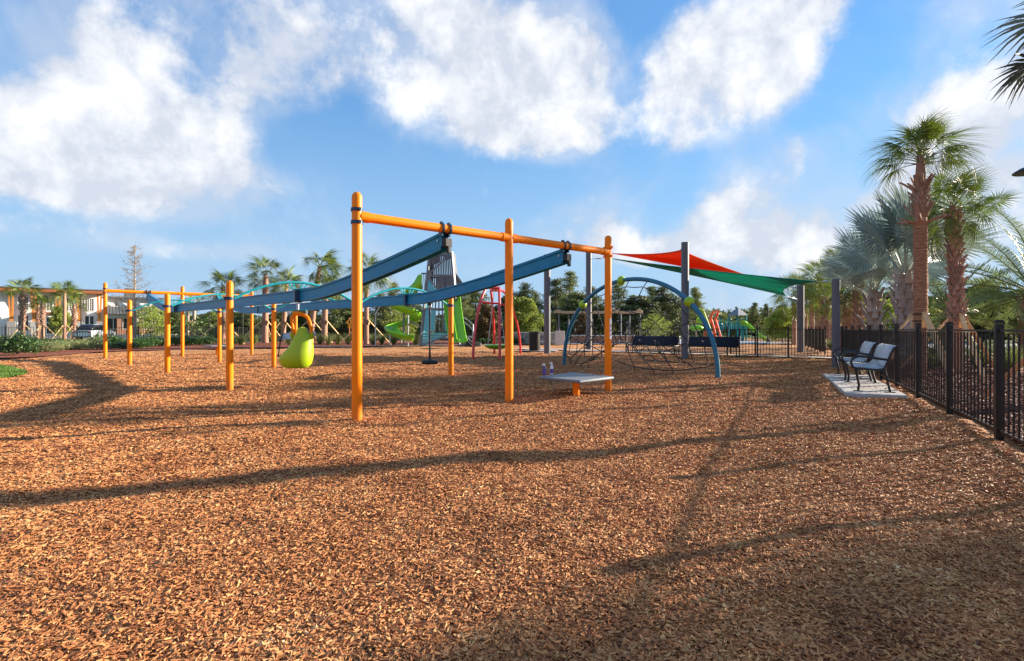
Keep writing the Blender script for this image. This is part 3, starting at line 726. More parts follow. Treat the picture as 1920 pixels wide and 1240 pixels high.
for a, m_, b in ((P1, P2, P3), (Q1, Q2, Q3)):
    up = Vector((0, 0, BH))
    for s, e in ((a, m_), (m_, b)):
        d = (e - s).normalized(); mb = MB()
        mb.tube([s + up + d * (PR + .01), e + up - d * (PR + .01)], 0.066, 20)
        part('beam', mb, M['orange'], ride)
        for q, sg in ((s, 1), (e, -1)):
            cl = MB(); cl.tube([q + up + d * sg * PR * .5, q + up + d * sg * (PR + .10)], 0.075, 20); part('beam_sleeve', cl, M['orange'], ride)
    for q in (a, m_, b):
        if q is a or q is b:
            for dz in (-0.085, 0.085):
                cl = MB(); cl.lathe([(PR + .012, BH + dz - .022), (PR + .012, BH + dz + .022)], 22, q)
                d = (b - a).normalized() * (1 if q is a else -1); side = Vector((-d.y, d.x, 0))
                for sg in (-1, 1): cl.box(q + Vector((0, 0, BH + dz)) + side * sg * (PR + .02) + d * .0, (.05, .03, .04), math.atan2(side.y, side.x))
                part('post_clamp', cl, M['clampblue'] if q is a else M['orange'], ride)
# tracks
def track_z(s):        # s: metres from the near end, centre of the rail
    if s < 4.6: t = s / 4.6; return 2.545 - 0.60 * (t - 0.28 * t * (1 - t) * -1) if False else 1.94 + 0.60 * (1 - t) ** 1.35
    if s > 16.4: t = (s - 16.4) / 3.8; return 1.94 + 0.60 * t ** 1.35
    return 1.94
T1a, T1b = Vector((-1.02, 8.13, 0)), Vector((-15.3, 22.45, 0))
T2a, T2b = Vector((0.98, 9.82, 0)), Vector((-13.35, 24.2, 0))
for a, b in ((T1a, T1b), (T2a, T2b)):
    L = (b - a).length; d = (b - a) / L; side = Vector((d.y, -d.x, 0))
    cuts = [0, 0.02 + 5.05, 10.1, 15.15, L]
    for c0, c1 in zip(cuts[:-1], cuts[1:]):
        n = 14; P = []
        prof = [(-.078, -.125), (-.078, -.085), (-.058, -.07), (-.058, .085), (-.082, .10), (-.082, .128), (.082, .128), (.082, .10), (.058, .085), (.058, -.07), (.078, -.085), (.078, -.125), (.05, -.125), (.042, -.06), (.042, .08), (-.042, .08), (-.042, -.06), (-.05, -.125)]
        c0_, c1_ = c0 + .004, c1 - .004
        for i in range(n + 1):
            s = c0_ + (c1_ - c0_) * i / n; z = track_z(s); c = a + d * s + Vector((0, 0, z))
            P.append([c + side * x + Vector((0, 0, y)) for x, y in prof] + [c + side * prof[0][0] + Vector((0, 0, prof[0][1]))])
        mb = MB(); mb.grid(P)
        part('track_section', mb, M['blue'], ride, angle=30)
    # stepped splice plates on the rail
    for s0, s1 in ((0.0, 2.0), (4.55, 5.5), (9.6, 10.6), (14.6, 15.6), (L - 2.0, L)):
        mb = MB(); P = []
        for i in range(7):
            s = s0 + .01 + (s1 - s0 - .02) * i / 6; c = a + d * s + Vector((0, 0, track_z(s)))
            P.append([c + side * x + Vector((0, 0, y)) for x, y in ((-.05, .129), (-.05, .155), (.05, .155), (.05, .129))])
        mb.grid(P); part('splice_plate', mb, M['blue'], ride, angle=30)
    for s, sg in ((0.0, -1), (L, 1)):   # end hangers under the beam
        c = a + d * s; mb = MB()
        ctop = c + d * sg * .02
        mb.box(c + d * sg * .05 + Vector((0, 0, track_z(s) - .02)), (.09, .13, .13), math.atan2(d.y, d.x))
        mb.box(c + d * sg * .09 + Vector((0, 0, track_z(s) - .13)), (.05, .06, .11), math.atan2(d.y, d.x))
        part('end_stop', mb, M['rubber'], ride, bevel=.01)
        mb = MB(); bd = (P3 - P1).normalized()
        for q in (-.065, .065):
            cc = c + bd * q; cc = cc + Vector((0, 0, BH)); ring(mb, cc, bd, .086, .03); mb.box(cc + Vector((0, 0, .085)), (.03, .05, .03), math.atan2(bd.y, bd.x)); mb.box(cc + Vector((0, 0, -.09)), (.03, .06, .06), math.atan2(bd.y, bd.x))
        part('beam_clamp', mb, M['clampblue'], ride)
        mb = MB(); mb.bar(c + Vector((0, 0, track_z(s) + .13)), c + Vector((0, 0, BH - .06)), .08, .05); part('hanger_plate', mb, M['rubber'], ride, smooth=False)
        mb = MB()
        for q in (-1, 1): mb.tube([c - d * sg * .10 + side * q * .064 + Vector((0, 0, track_z(s) + .02)), c - d * sg * .10 + side * q * .074 + Vector((0, 0, track_z(s) + .02))], .018, 10)
        part('bolt', mb, M['steel'], ride)
# arched teal arms from post to post across each rail
def arch_arm(p, q):
    mb = MB(); d = (q - p); L = d.length; dn = d.normalized(); pts = []
    for i in range(17):
        t = i / 16; s = PR + .01 + (L - 2 * PR - .02) * t
        pts.append(p + dn * s + Vector((0, 0, 1.83 + 0.40 * (1 - abs(2 * t - 1) ** 2.0))))
    mb.tube(pts, .027, 10); part('arched_arm', mb, M['teal'], ride)
    mid = p + d * .5
    mb = MB()
    for s in (-.20, -.10, .10, .20): mb.bar(mid + dn * s + Vector((0, 0, 2.205)), mid + dn * s * .6 + Vector((0, 0, 2.10)), .02, .03)
    mb.bar(mid - dn * .16 + Vector((0, 0, 2.085)), mid + dn * .16 + Vector((0, 0, 2.085)), .10, .012)
    part('rail_bracket', mb, M['teal'], ride, smooth=False)
    mb = MB(); rd = Vector((-dn.y, dn.x, 0))
    mb.box(mid + Vector((0, 0, 1.94)), (.16, .10, .30), math.atan2(dn.y, dn.x)); part('rail_collar', mb, M['clampblue'], ride, smooth=False, bevel=.008)
for k in range(3):
    arch_arm(rows[0][k], rows[1][k]); arch_arm(rows[1][k], rows[2][k])
for r_ in rows:
    for p in r_:
        mb = MB(); mb.lathe([(PR + .010, 1.80), (PR + .010, 1.865)], 22, p)
        dd = (P3 - P1).normalized()
        for sg in (-1, 1): mb.box(p + dd * sg * (PR + .02) + Vector((0, 0, 1.832)), (.05, .05, .06), math.atan2(dd.y, dd.x))
        part('post_collar', mb, M['clampblue'], ride)
# warning sticker on the right-hand post
st = MB(); P = []
for i in range(7):
    a_ = R(-75 + i * 17); P.append([(P3.x + (PR + .0012) * math.cos(a_), P3.y + (PR + .0012) * math.sin(a_), z) for z in (1.01, 1.42)])
st.grid(P); stk = part('warning_sticker', st, M['white'], ride)
st = MB()
for z in (1.08, 1.17, 1.27):
    P = []
    for i in range(4):
        a_ = R(-62 + i * 17); P.append([(P3.x + (PR + .0022) * math.cos(a_), P3.y + (PR + .0022) * math.sin(a_), z + q) for q in (0, .02)])
    st.grid(P)
st.move(wpos(stk)); link('sticker_stripe', st.mesh('sticker_stripe', M['red']), stk)

# ---- moulded seat hanging from the first rail
sd = 11.66; sc = at(566, sd)
seat = thing('glide_seat', 'lime green moulded seat with orange lap bars hanging from the near rail', 'swing seat', (sc.x, sc.y, 0))
mb = MB(); P = []
rings = []
for (z, x0, x1, hy) in ((.352, 553, 563, .08), (.358, 542, 573, .17), (.38, 535, 578, .22), (.45, 529, 582.5, .26), (.54, 526, 585, .28), (.61, 528, 586, .28), (.68, 533.5, 586.3, .27), (.765, 541, 586.3, .25), (.88, 547.5, 586, .21), (.98, 551, 585.6, .17), (1.05, 553, 585, .14), (1.085, 554, 584.4, .12), (1.10, 556.6, 578.5, .105), (1.15, 556.8, 577.6, .10), (1.19, 557.5, 576.8, .095), (1.22, 559.5, 574.8, .08), (1.242, 562.5, 571.5, .05), (1.25, 566, 568, .01)):
    rings.append((z, (x0 + x1) / 2, (x1 - x0) / 2, hy))
for (z, px, hw, hy) in rings:
    c = (px - 960) * sd / 1000; w = hw * sd / 1000
    row = []
    for k in range(28):
        a_ = 2 * PI * k / 28; cx, sy = math.cos(a_), math.sin(a_)
        e = 0.78
        x = abs(cx) ** e * (1 if cx > 0 else -1); y = abs(sy) ** e * (1 if sy > 0 else -1)
        lean = 0.22 * max(0, .9 - z) if x < 0 else 0
        row.append((c + x * w, sd + y * hy * (1.0 - .18 * x) + lean * x * .0, z))
    row.append(row[0]); P.append(row)
mb.grid(P); mb.add([P[0][k] for k in range(28)], [tuple(range(28))])
body = part('seat_shell', mb, M['lime'], seat, angle=70)
for sx, cx in ((-1, 549), (1, 586)):
    mb = MB(); X0 = (cx - 960) * sd / 1000
    mb.tube([(X0 + sx * .0, sd - .02, 1.00), (X0 + sx * .005, sd - .05, 1.06), (X0, sd - .06, 1.12)], [.03, .034, .03], 10); part('shoulder_socket', mb, M['lime'], seat)
mb = MB()
def h(px, py, dy=0): v = at(px, sd, py); v.y += dy; return v
mb.tube([h(551, 628), h(550, 615, -.03), h(548.5, 602, -.05), (h(549, 594, -.03)), h(553, 589, 0), h(561, 588, .0), h(569, 590, 0), h(577, 595, -.02), h(582, 604, -.04), h(584.5, 615, -.03), h(585, 627, 0)], [.032, .033, .034, .036, .042, .05, .046, .038, .036, .034, .032], 12)
part('lap_bar', mb, M['orange'], seat)
mb = MB(); mb.box(h(555, 586.5), (.13, .07, .07)); part('bar_hinge', mb, M['orange'], seat, bevel=.01)
mb = MB(); mb.tube([h(544, 582), h(574, 582)], .022, 10); part('spreader_bar', mb, M['teal'], seat)
mb = MB(); mb.tube([h(558.5, 582), h(558.5, 562)], .028, 12); part('hanger_stem', mb, M['steel'], seat)
mb = MB(); mb.box(h(558.5, 563.5), (.09, .12, .05)); part('trolley', mb, M['rubber'], seat, bevel=.01)
for px in (543, 574.5):
    mb = MB(); mb.bar(h(px, 582), h(px, 590), .045, .03); part('swivel', mb, M['steel'], seat, smooth=False)
mb = MB(); mb.tube([h(542, 590), h(537.5, 612, -.1), h(533, 640, -.2), h(529, 668, -.2)], .012, 8); part('cable', mb, M['rope'], seat)
for px0, px1 in ((574.5, 583),):
    mb = MB(); mb.tube([h(px0, 590), h(575, 606, .1), h(px1 - 8, 640, .12)], .012, 8); part('cable', mb, M['rope'], seat)
for px in (545.5, 589.5):
    mb = MB(); mb.box(h(px, 626), (.05, .06, .10)); part('buckle', mb, M['steel'], seat, bevel=.008)

# ---- disk seat on a pole hanging from the second rail
dd_ = 12.8; dc = at(806, dd_)
disk = thing('disk_seat', 'black rubber disk seat on a pole hanging from the far blue rail', 'swing seat', (dc.x, dc.y, .35))
mb = MB(); mb.lathe([(.02, .36), (.17, .365), (.20, .39), (.205, .42), (.19, .45), (.10, .47), (.03, .49)], 24, (dc.x, dc.y, 0)); part('disk', mb, M['rubber'], disk)
mb = MB(); mb.lathe([(.022, .46), (.022, .58), (.028, .60), (.028, .63), (.022, .65), (.020, 1.55), (.028, 1.57), (.028, 1.62), (.02, 1.64), (.02, 1.72)], 12, (dc.x, dc.y, 0)); part('pole', mb, M['rubber'], disk)
mb = MB(); mb.box((dc.x, dc.y, 1.755), (.09, .06, .08)); part('swivel', mb, M['silver'], disk, bevel=.01)
mb = MB(); mb.box((dc.x, dc.y, 1.80), (.08, .10, .05)); part('trolley', mb, M['rubber'], disk)

# ---- square stepping platforms
def platform(label, l, b, r, f, foot, hgt, group='grey square platforms on orange stumps'):
    rt = thing('stepping_platform', label, 'platform', (foot[0], foot[1], 0), 0, group)
    pts = [Vector((*p, 0)) for p in (l, b, r, f)]
    c = sum(pts, Vector()) / 4
    mb = MB(); vs = [(p.x, p.y, hgt) for p in pts] + [(p.x, p.y, hgt - .055) for p in pts]
    mb.add(vs, [(0, 1, 2, 3)[::-1], (4, 5, 6, 7), (0, 1, 5, 4), (1, 2, 6, 5), (2, 3, 7, 6), (3, 0, 4, 7)])
    bm_me = mb; o = part('deck', mb, M['platform'], rt, smooth=True, bevel=.022)
    bm = bmesh.new(); bm.from_mesh(o.data); bmesh.ops.recalc_face_normals(bm, faces=bm.faces); bm.to_mesh(o.data); bm.free()
    mb = MB(); mb.lathe([(.063, -.05), (.063, hgt - .06)], 20, foot); part('stump', mb, M['orange'], rt)
    mb = MB(); mb.lathe([(.11, hgt - .075), (.11, hgt - .058)], 20, foot); part('mounting_plate', mb, M['greymetal'], rt)
    return rt
def gz(px, py, z): d = 1000 * (EYE - z) / (py - 616); return ((px - 960) * d / 1000, d)
PH = 0.345
platform('grey square platform on an orange stump in front of the rightmost orange post', gz(1010, 706, PH), gz(1074, 697.5, PH), gz(1152, 706, PH), gz(1087, 713.5, PH), tuple(gr(1080, 742)), PH)
cx, cy = gr(407, 664).x, gr(407, 664).y
platform('grey square platform under the far end of the ride, left of the tall palms', (cx - .7, cy - .1), (cx - .1, cy + .7), (cx + .7, cy + .1), (cx + .1, cy - .7), (cx, cy, 0), .42)

# two spray bottles left on the near platform
def bottle(label, px, py, d, hh, mbody, mcap, mlabel, seedlean=0):
    c = at(px, d); z0 = PH
    rt = thing('spray_bottle', label, 'bottle', (c.x, c.y, z0), 0)
    mb = MB(); mb.lathe([(.030, 0), (.034, .004), (.034, hh * .50), (.031, hh * .60), (.020, hh * .72), (.013, hh * .76), (.013, hh * .80)], 16, (c.x, c.y, z0)); part('bottle_body', mb, mbody, rt)
    mb = MB(); mb.lathe([(.0347, hh * .10), (.0347, hh * .45)], 16, (c.x, c.y, z0)); part('bottle_label', mb, mlabel, rt)
    mb = MB(); mb.lathe([(.016, hh * .79), (.016, hh * .86), (.010, hh * .87)], 12, (c.x, c.y, z0)); mb.box((c.x - .012, c.y, z0 + hh * .93), (.055, .022, .03)); mb.bar((c.x - .03, c.y, z0 + hh * .92), (c.x - .022, c.y, z0 + hh * .78), .01, .008)
    part('trigger_cap', mb, mcap, rt, bevel=.003)
b0 = gz(1021, 703.2, PH)
bottle('navy blue spray bottle at the left corner of the grey platform', 1020.5, 0, b0[1] , .215, M['navy'], M['white'], M['violet'])
bottle('white spray bottle with a violet label right of the navy one', 1034.5, 0, b0[1] + .12, .235, M['white'], M['white'], M['violet'])

# ================================================================== arch net climber
AL, AR = gr(1058, 682), gr(1346, 708); AM = (AL + AR) / 2; AD = (AR - AL).normalized(); HALF = (AR - AL).length / 2; AN = Vector((-AD.y, AD.x, 0))
arch = thing('net_climber', 'big blue arch climber with lime balls and a black rope net', 'climber', tuple(AM))
def archp(th, k=1.0, bulge=0.0):
    return AM + AD * (-math.cos(th) * HALF * k) + Vector((0, 0, 2.68 * math.sin(th) ** .92 * k)) + AN * bulge
for (t0, t1) in ((0.0, .245), (.245, .50), (.50, .775), (.775, 1)):
    mb = MB(); pts = [archp(PI * (t0 + (t1 - t0) * i / 16)) for i in range(17)]
    if t0 == 0: pts[0].z = -.05
    if t1 == 1: pts[-1].z = -.05
    mb.tube(pts, .062, 16); part('arch_tube', mb, M['archblue'], arch)
# lime balls where the ropes anchor, a split clamp ball each
for th in (.262, .47, .755):
    p = archp(PI * th); mb = MB(); mb.ball(p, .135, 18); o = part('clamp_ball', mb, M['lime'], arch)
    mb = MB(); T_ = (archp(PI * th + .01) - archp(PI * th - .01)).normalized(); mb.tube([p - T_ * .012, p + T_ * .012], .139, 24)
    mb.move(wpos(arch)); link('seam_ring', mb.mesh('seam_ring', M['slide']), o)
random.seed(5)
NR, ring_k = 13, [.92, .78, .64, .50, .36, .23]
knots = {}
for j, k in enumerate(ring_k):
    for i in range(NR):
        th = PI * (.035 + .93 * i / (NR - 1)); jit = random.uniform(-.012, .012)
        b = .42 * math.sin(PI * (1 - k)) * math.sin(th)
        p = archp(th + jit, k, 0); p += AN * b * -1; p.z = p.z + .30 * (1 - k) ** 1.5 + random.uniform(-.03, .03)
        if i in (0, NR - 1): p.z = max(.32, p.z)
        knots[i, j] = p
def rope(pts, r=.0135, nm='rope'):
    mb = MB(); mb.tube(pts, r, 6); return part(nm, mb, M['rope'], arch)
for i in range(NR):
    th = PI * (.035 + .93 * i / (NR - 1))
    pts = [archp(th, .975)] + [knots[i, j] for j in range(len(ring_k))]
    dense = []
    for a, b in zip(pts[:-1], pts[1:]): dense += [a, a.lerp(b, .5) + Vector((0, 0, -.012))]
    rope(dense + [pts[-1]])
for j in range(len(ring_k)):
    dense = []
    for i in range(NR - 1):
        a, b = knots[i, j], knots[i + 1, j]; dense += [a, a.lerp(b, .5) + Vector((0, 0, -.035 if i not in (5, 6) else -.02))]
    rope(dense + [knots[NR - 1, j]])
mb = MB()
for (i, j), p in knots.items(): mb.box(p, (.034, .034, .034), .6)
part('rope_knots', mb, M['steel'], arch, smooth=False, kind='stuff')
# sagging hem ropes and ground anchors
for s0, s1 in ((0, 1), (1, 0)):
    a = archp(.10 if s0 == 0 else PI - .10, 1.0); e = AM + AD * (-.55 if s0 == 0 else .35) + AN * -.85 + Vector((0, 0, .30))
    pts = []
    for i in range(11):
        t = i / 10; p = a.lerp(e, t); p.z = p.z - .22 * math.sin(PI * t) + random.uniform(-.015, .015); pts.append(p)
    rope(pts, .014, 'hem_rope')
    for k, i in ((2, 2), (4, 3), (6, 4), (8, 5)):
        kk = knots[(i if s0 == 0 else NR - 1 - i), 3 if k < 6 else 5]
        rope([kk, kk.lerp(pts[k], .5) + AN * -.03, pts[k]])
        g = pts[k].copy(); g.z = 0.0; g = g + AN * random.uniform(-.1, .1)
        rope([pts[k], pts[k].lerp(g, .5), g], .012, 'anchor_rope')

# ================================================================== red arched basket swing
sw = thing('basket_swing', 'red arched swing frame with a round green basket seat', 'swing', tuple(gr(930, 668)))
a1, a2, b1, b2 = gr(887, 673), gr(937, 673), gr(976, 663), gr(927, 662.5)
topA, topB = at(912, 22.3, 541), at(933, 24.2, 543)
def leg(a, top, bow):
    mb = MB(); pts = []
    for i in range(13):
        t = i / 12; p = a.lerp(Vector((top.x, top.y, 0)), t ** 1.7 if bow else t); p.z = top.z * (1 - (1 - t) ** 1.35) if bow else top.z * t
        pts.append(p)
    pts[0].z = -.05
    mb.tube(pts, .055, 12); return part('leg', mb, M['red'], sw)
tA = at(905, 22.0, 541); tB = at(937, 22.0, 541); mid_t = Vector((at(922, 22.9).x, 22.9, 2.95))
for a_, tt in ((a1, Vector((at(913, 22.3).x, 22.3, 2.93))), (a2, Vector((at(936, 22.5).x, 22.5, 2.93))), (b1, Vector((at(942, 24).x, 24, 2.93))), (b2, Vector((at(920, 24.2).x, 24.2, 2.93)))): leg(a_, tt, True)
for s, e in (((913, 22.3), (942, 24)), ((936, 22.5), (920, 24.2)), ((913, 22.3), (936, 22.5)), ((942, 24), (920, 24.2))):
    mb = MB(); mb.tube([(*at(*s).xy, 2.93), (*at(*e).xy, 2.93)], .05, 10); part('top_rail', mb, M['red'], sw)
for s, e in (((903.5, 22.0), (935, 22.15)), ((939, 23.9), (960, 23.9))):
    mb = MB(); mb.tube([(*at(*s).xy, 2.30), (*at(*e).xy, 2.25)], .045, 10); part('cross_rail', mb, M['red'], sw)
bc = Vector((at(931, 23).x, 23, .42))
mb = MB(); mb.lathe([(.05, -.10), (.30, -.08), (.48, 0), (.54, .08), (.50, .10), (.30, .03), (.03, .0)], 22, bc); part('basket', mb, M['slide'], sw)
for k in range(4):
    a_ = R(45 + 90 * k); mb = MB(); q = bc + Vector((math.cos(a_) * .52, math.sin(a_) * .52, .08)); mb.tube([q, (bc.x + math.cos(a_) * .12, bc.y + math.sin(a_) * .12, 2.88)], .009, 6); part('chain', mb, M['steel'], sw)

# ================================================================== shade columns and sails
def column(px, basey, topy, r, label, d=None, cap=True):
    p = gr(px, basey) if d is None else at(px, d); hh = at(px, p.y, topy).z
    rt = thing('shade_column', label, 'post', (p.x, p.y, 0), 0, 'tall grey steel columns that hold the shade sails')
    mb = MB(); mb.lathe([(r, -.1), (r, hh - .02)], 28, p); part('shaft', mb, M['column'], rt)
    mb = MB(); mb.lathe([(r * 1.03, hh - .018), (r * 1.03, hh), (r * .9, hh + .012)], 28, p); part('cap', mb, M['column'], rt)
    return Vector((p.x, p.y, hh)), rt
c1, _ = column(1026, 661, 478, .165, 'grey steel column right behind the black litter bin')
c2, _ = column(1104, 656, 468, .165, 'grey column seen through the left of the rope net')
c3, _ = column(1284.5, 671, 455, .155, 'tallest-looking grey column, between the two dark benches')
c4, _ = column(1501, 660, 536, .17, 'grey column behind the picket fence at the green sail corner')
c5, _ = column(1567.5, 689, 524, .115, 'nearest grey column, beside the far silver bench')
def sail(name, label, A, B, Cc, m, pull, sag, n=26):
    rt = thing(name, label, 'shade sail', tuple(A)); mb = MB(); idx = {}; vs = []; fs = []
    G = (A + B + Cc) / 3
    for i in range(n + 1):
        for j in range(n + 1 - i):
            a, b = i / n, j / n; c = 1 - a - b
            p = A * a + B * b + Cc * c
            for (x, y, z_, E) in ((a, b, c, (A + B) / 2), (b, c, a, (B + Cc) / 2), (c, a, b, (Cc + A) / 2)):
                w = 4 * x * y * (1 - z_) ** 2; p = p + (G - E) * w * pull
            p.z -= sag * 27 * a * b * c
            idx[i, j] = len(vs); vs.append(p)
    for i in range(n):
        for j in range(n - i):
            fs.append((idx[i, j], idx[i + 1, j], idx[i, j + 1]))
            if i + j < n - 1: fs.append((idx[i + 1, j], idx[i + 1, j + 1], idx[i, j + 1]))
    mb.add(vs, fs); part('fabric', mb, m, rt, solid=.006)
    for e in (0, 1, 2):
        pts = []
        for k in range(n + 1):
            if e == 0: pts.append(vs[idx[k, n - k]])
            elif e == 1: pts.append(vs[idx[0, k]])
            else: pts.append(vs[idx[k, 0]])
        q = MB(); q.tube(pts, .014, 6); part('hem_cable', q, m, rt)
    return rt
def cable(rt, a, b):
    mb = MB(); mb.tube([a, b], .012, 6); part('cable', mb, M['steel'], rt)
    mid = a.lerp(b, .5); d = (b - a).normalized(); mb = MB(); mb.tube([mid - d * .18, mid - d * .12, mid + d * .12, mid + d * .18], [.012, .032, .032, .012], 8); part('turnbuckle', mb, M['steel'], rt)
top2 = c2.copy(); top2.z -= .05
rA = Vector((at(1146, 30).x, 30, at(1146, 30, 475).z)); rB = c3 + Vector((-.12, .22, -.28)); rC = c4 + Vector((-.9, -.25, -.10))
s1 = sail('shade_sail', 'red-orange triangular shade sail stretched from the tallest column', rA, rB, rC, M['sail_red'], .17, .10)
cable(s1, top2, rA); cable(s1, rC, c4 + Vector((0, 0, -.06))); cable(s1, rB, c3 + Vector((0, 0, -.15)))
gA = Vector((at(1140, 30).x, 30, at(1140, 30, 484).z)); gB = Vector((at(1530, 17.9).x, 17.9, at(1530, 17.9, 528).z)); gC = Vector((at(1474, 26.6).x, 26.6, at(1474, 26.6, 555).z))
s2 = sail('shade_sail', 'green triangular shade sail below the red one, reaching the near column', gA, gB, gC, M['sail_green'], .15, .12)
cable(s2, c2 + Vector((0, 0, -.55)), gA); cable(s2, gB, c5 + Vector((0, 0, -.06))); cable(s2, gC, c4 + Vector((0, 0, -.75)))

# ================================================================== benches
def rot_frame(loc, ux):           # local x along ux (length of the bench), y to its back
    ux = Vector((ux[0], ux[1], 0)).normalized(); return math.atan2(ux.y, ux.x)
def bench(label, p0, ux, length, msheet, mframe, group, style='arm'):
    rz = rot_frame(p0, ux); rt = thing('bench', label, 'bench', (p0[0], p0[1], 0.045 if style == 'arm' else .0), rz, group)
    prof = [(-.03, .425), (.0, .445), (.06, .45), (.16, .435), (.28, .425), (.38, .43), (.43, .455), (.46, .50), (.49, .60), (.525, .72), (.555, .80), (.60, .845), (.635, .85)]
    def sheetpart(name, seg):
        mb = MB(); n = 2; P = []
        for i in range(n + 1):
            x = .045 + (length - .09) * i / n; P.append([(x, y, z) for y, z in seg])
        mb.grid(P); o = part(name, mb, msheet, rt, world=False, solid=.012, angle=70)
        me = o.data; uv = me.uv_layers.new(name='UVMap')
        for pol in me.polygons:
            for li in pol.loop_indices:
                co = me.vertices[me.loops[li].vertex_index].co
                k = min(range(len(seg)), key=lambda q: abs(seg[q][0] - co.y) + abs(seg[q][1] - co.z))
                s = sum(math.dist(seg[q], seg[q + 1]) for q in range(k)); uv.data[li].uv = (co.x, s)
        return o
    sheetpart('seat', prof[:7]); sheetpart('backrest', prof[6:])
    for x in (0.02, length - .02):
        mb = MB()
        mb.tube([(x, .02, .0), (x, .035, .12), (x, .005, .28), (x, -.02, .40), (x, .0, .425)], .022, 8)
        mb.tube([(x, .52, .0), (x, .49, .14), (x, .455, .30), (x, .43, .43), (x, .475, .55), (x, .53, .72), (x, .575, .81), (x, .63, .855), (x, .66, .85)], .022, 8)
        mb.tube([(x, -.01, .405), (x, .10, .42), (x, .30, .40), (x, .44, .43)], .020, 8)
        part('side_frame', mb, mframe, rt, world=False)
        if style == 'arm':
            mb = MB(); mb.tube([(x, .0, .41), (x, -.07, .46), (x, -.095, .54), (x, -.06, .615), (x, .03, .655), (x, .18, .645), (x, .34, .615), (x, .46, .60), (x, .50, .60)], .022, 8)
            part('armrest', mb, mframe, rt, world=False)
        for y in (.02, .52):
            mb = MB(); mb.box((x, y, .006), (.05, .15, .012)); part('foot_plate', mb, mframe, rt, world=False, smooth=False)
    for y, z in ((.04, .41), (.40, .41)):
        mb = MB(); mb.tube([(.03, y, z), (length - .03, y, z)], .014, 8); part('stretcher', mb, mframe, rt, world=False)
    return rt
bdir = Vector((.46, .888, 0)).normalized()
# the bench faces away from the fence: its back is on the +x side, so length runs towards the camera
near0 = Vector((7.36, 11.72, 0)); bench('near silver perforated bench with black arms by the picket fence', near0, -bdir, 1.93, M['perf'], M['black'], 'silver benches on the concrete pad')
far0 = Vector((8.40, 13.78, 0)); bench('far silver perforated bench, behind the nearer one on the pad', far0, -bdir, 1.93, M['perf'], M['black'], 'silver benches on the concrete pad')
bb = alongfence(-4.75, -.75); bench('dark blue perforated bench left of the tallest column', bb, fd, 2.35, M['perfdark'], M['black'], 'dark blue benches along the back fence', 'plain')
bb = alongfence(-2.05, -.75); bench('dark blue perforated bench right of the tallest column', bb, fd, 2.35, M['perfdark'], M['black'], 'dark blue benches along the back fence', 'plain')
bench('small grey bench under the braced palm, left of the lime seat', Vector((-16.6, 37.5, 0)), (1, -.2), 1.6, M['perf'], M['black'], None)

# ---- litter bin
tb = gr(1002.5, 658.5)
bin_ = thing('litter_bin', 'black slatted litter bin left of the grey column', 'litter bin', tuple(tb))
mb = MB(); mb.lathe([(.24, .03), (.27, .10), (.27, .92), (.25, .96)], 24, tb); part('liner', mb, M['rubber'], bin_)
sl = MB(); sl.box((0, 0, .50), (.012, .045, .92)); sl_me = sl.mesh('slat', M['black'], False)
for k in range(24):
    a_ = 2 * PI * k / 24; link('slat', sl_me, bin_, (math.cos(a_) * .292, math.sin(a_) * .292, 0), (0, 0, a_))
for z in (.06, .5, .94):
    mb = MB(); mb.tube([(tb.x + .30 * math.cos(2 * PI * k / 24), tb.y + .30 * math.sin(2 * PI * k / 24), z) for k in range(24)], .014, 6, closed=True); part('hoop', mb, M['black'], bin_)
mb = MB(); mb.tube([(tb.x + .33 * math.cos(2 * PI * k / 24), tb.y + .33 * math.sin(2 * PI * k / 24), 1.03) for k in range(24)], .02, 6, closed=True); mb.lathe([(.31, .97), (.32, 1.0), (.22, 1.06), (.14, 1.06)], 24, tb); part('rim', mb, M['black'], bin_)
sheet('bin_slab', [(tb.x - .9, tb.y - .45), (tb.x + 1.2, tb.y - .6), (tb.x + 1.3, tb.y + .5), (tb.x - .8, tb.y + .6)], .03, M['concrete'])
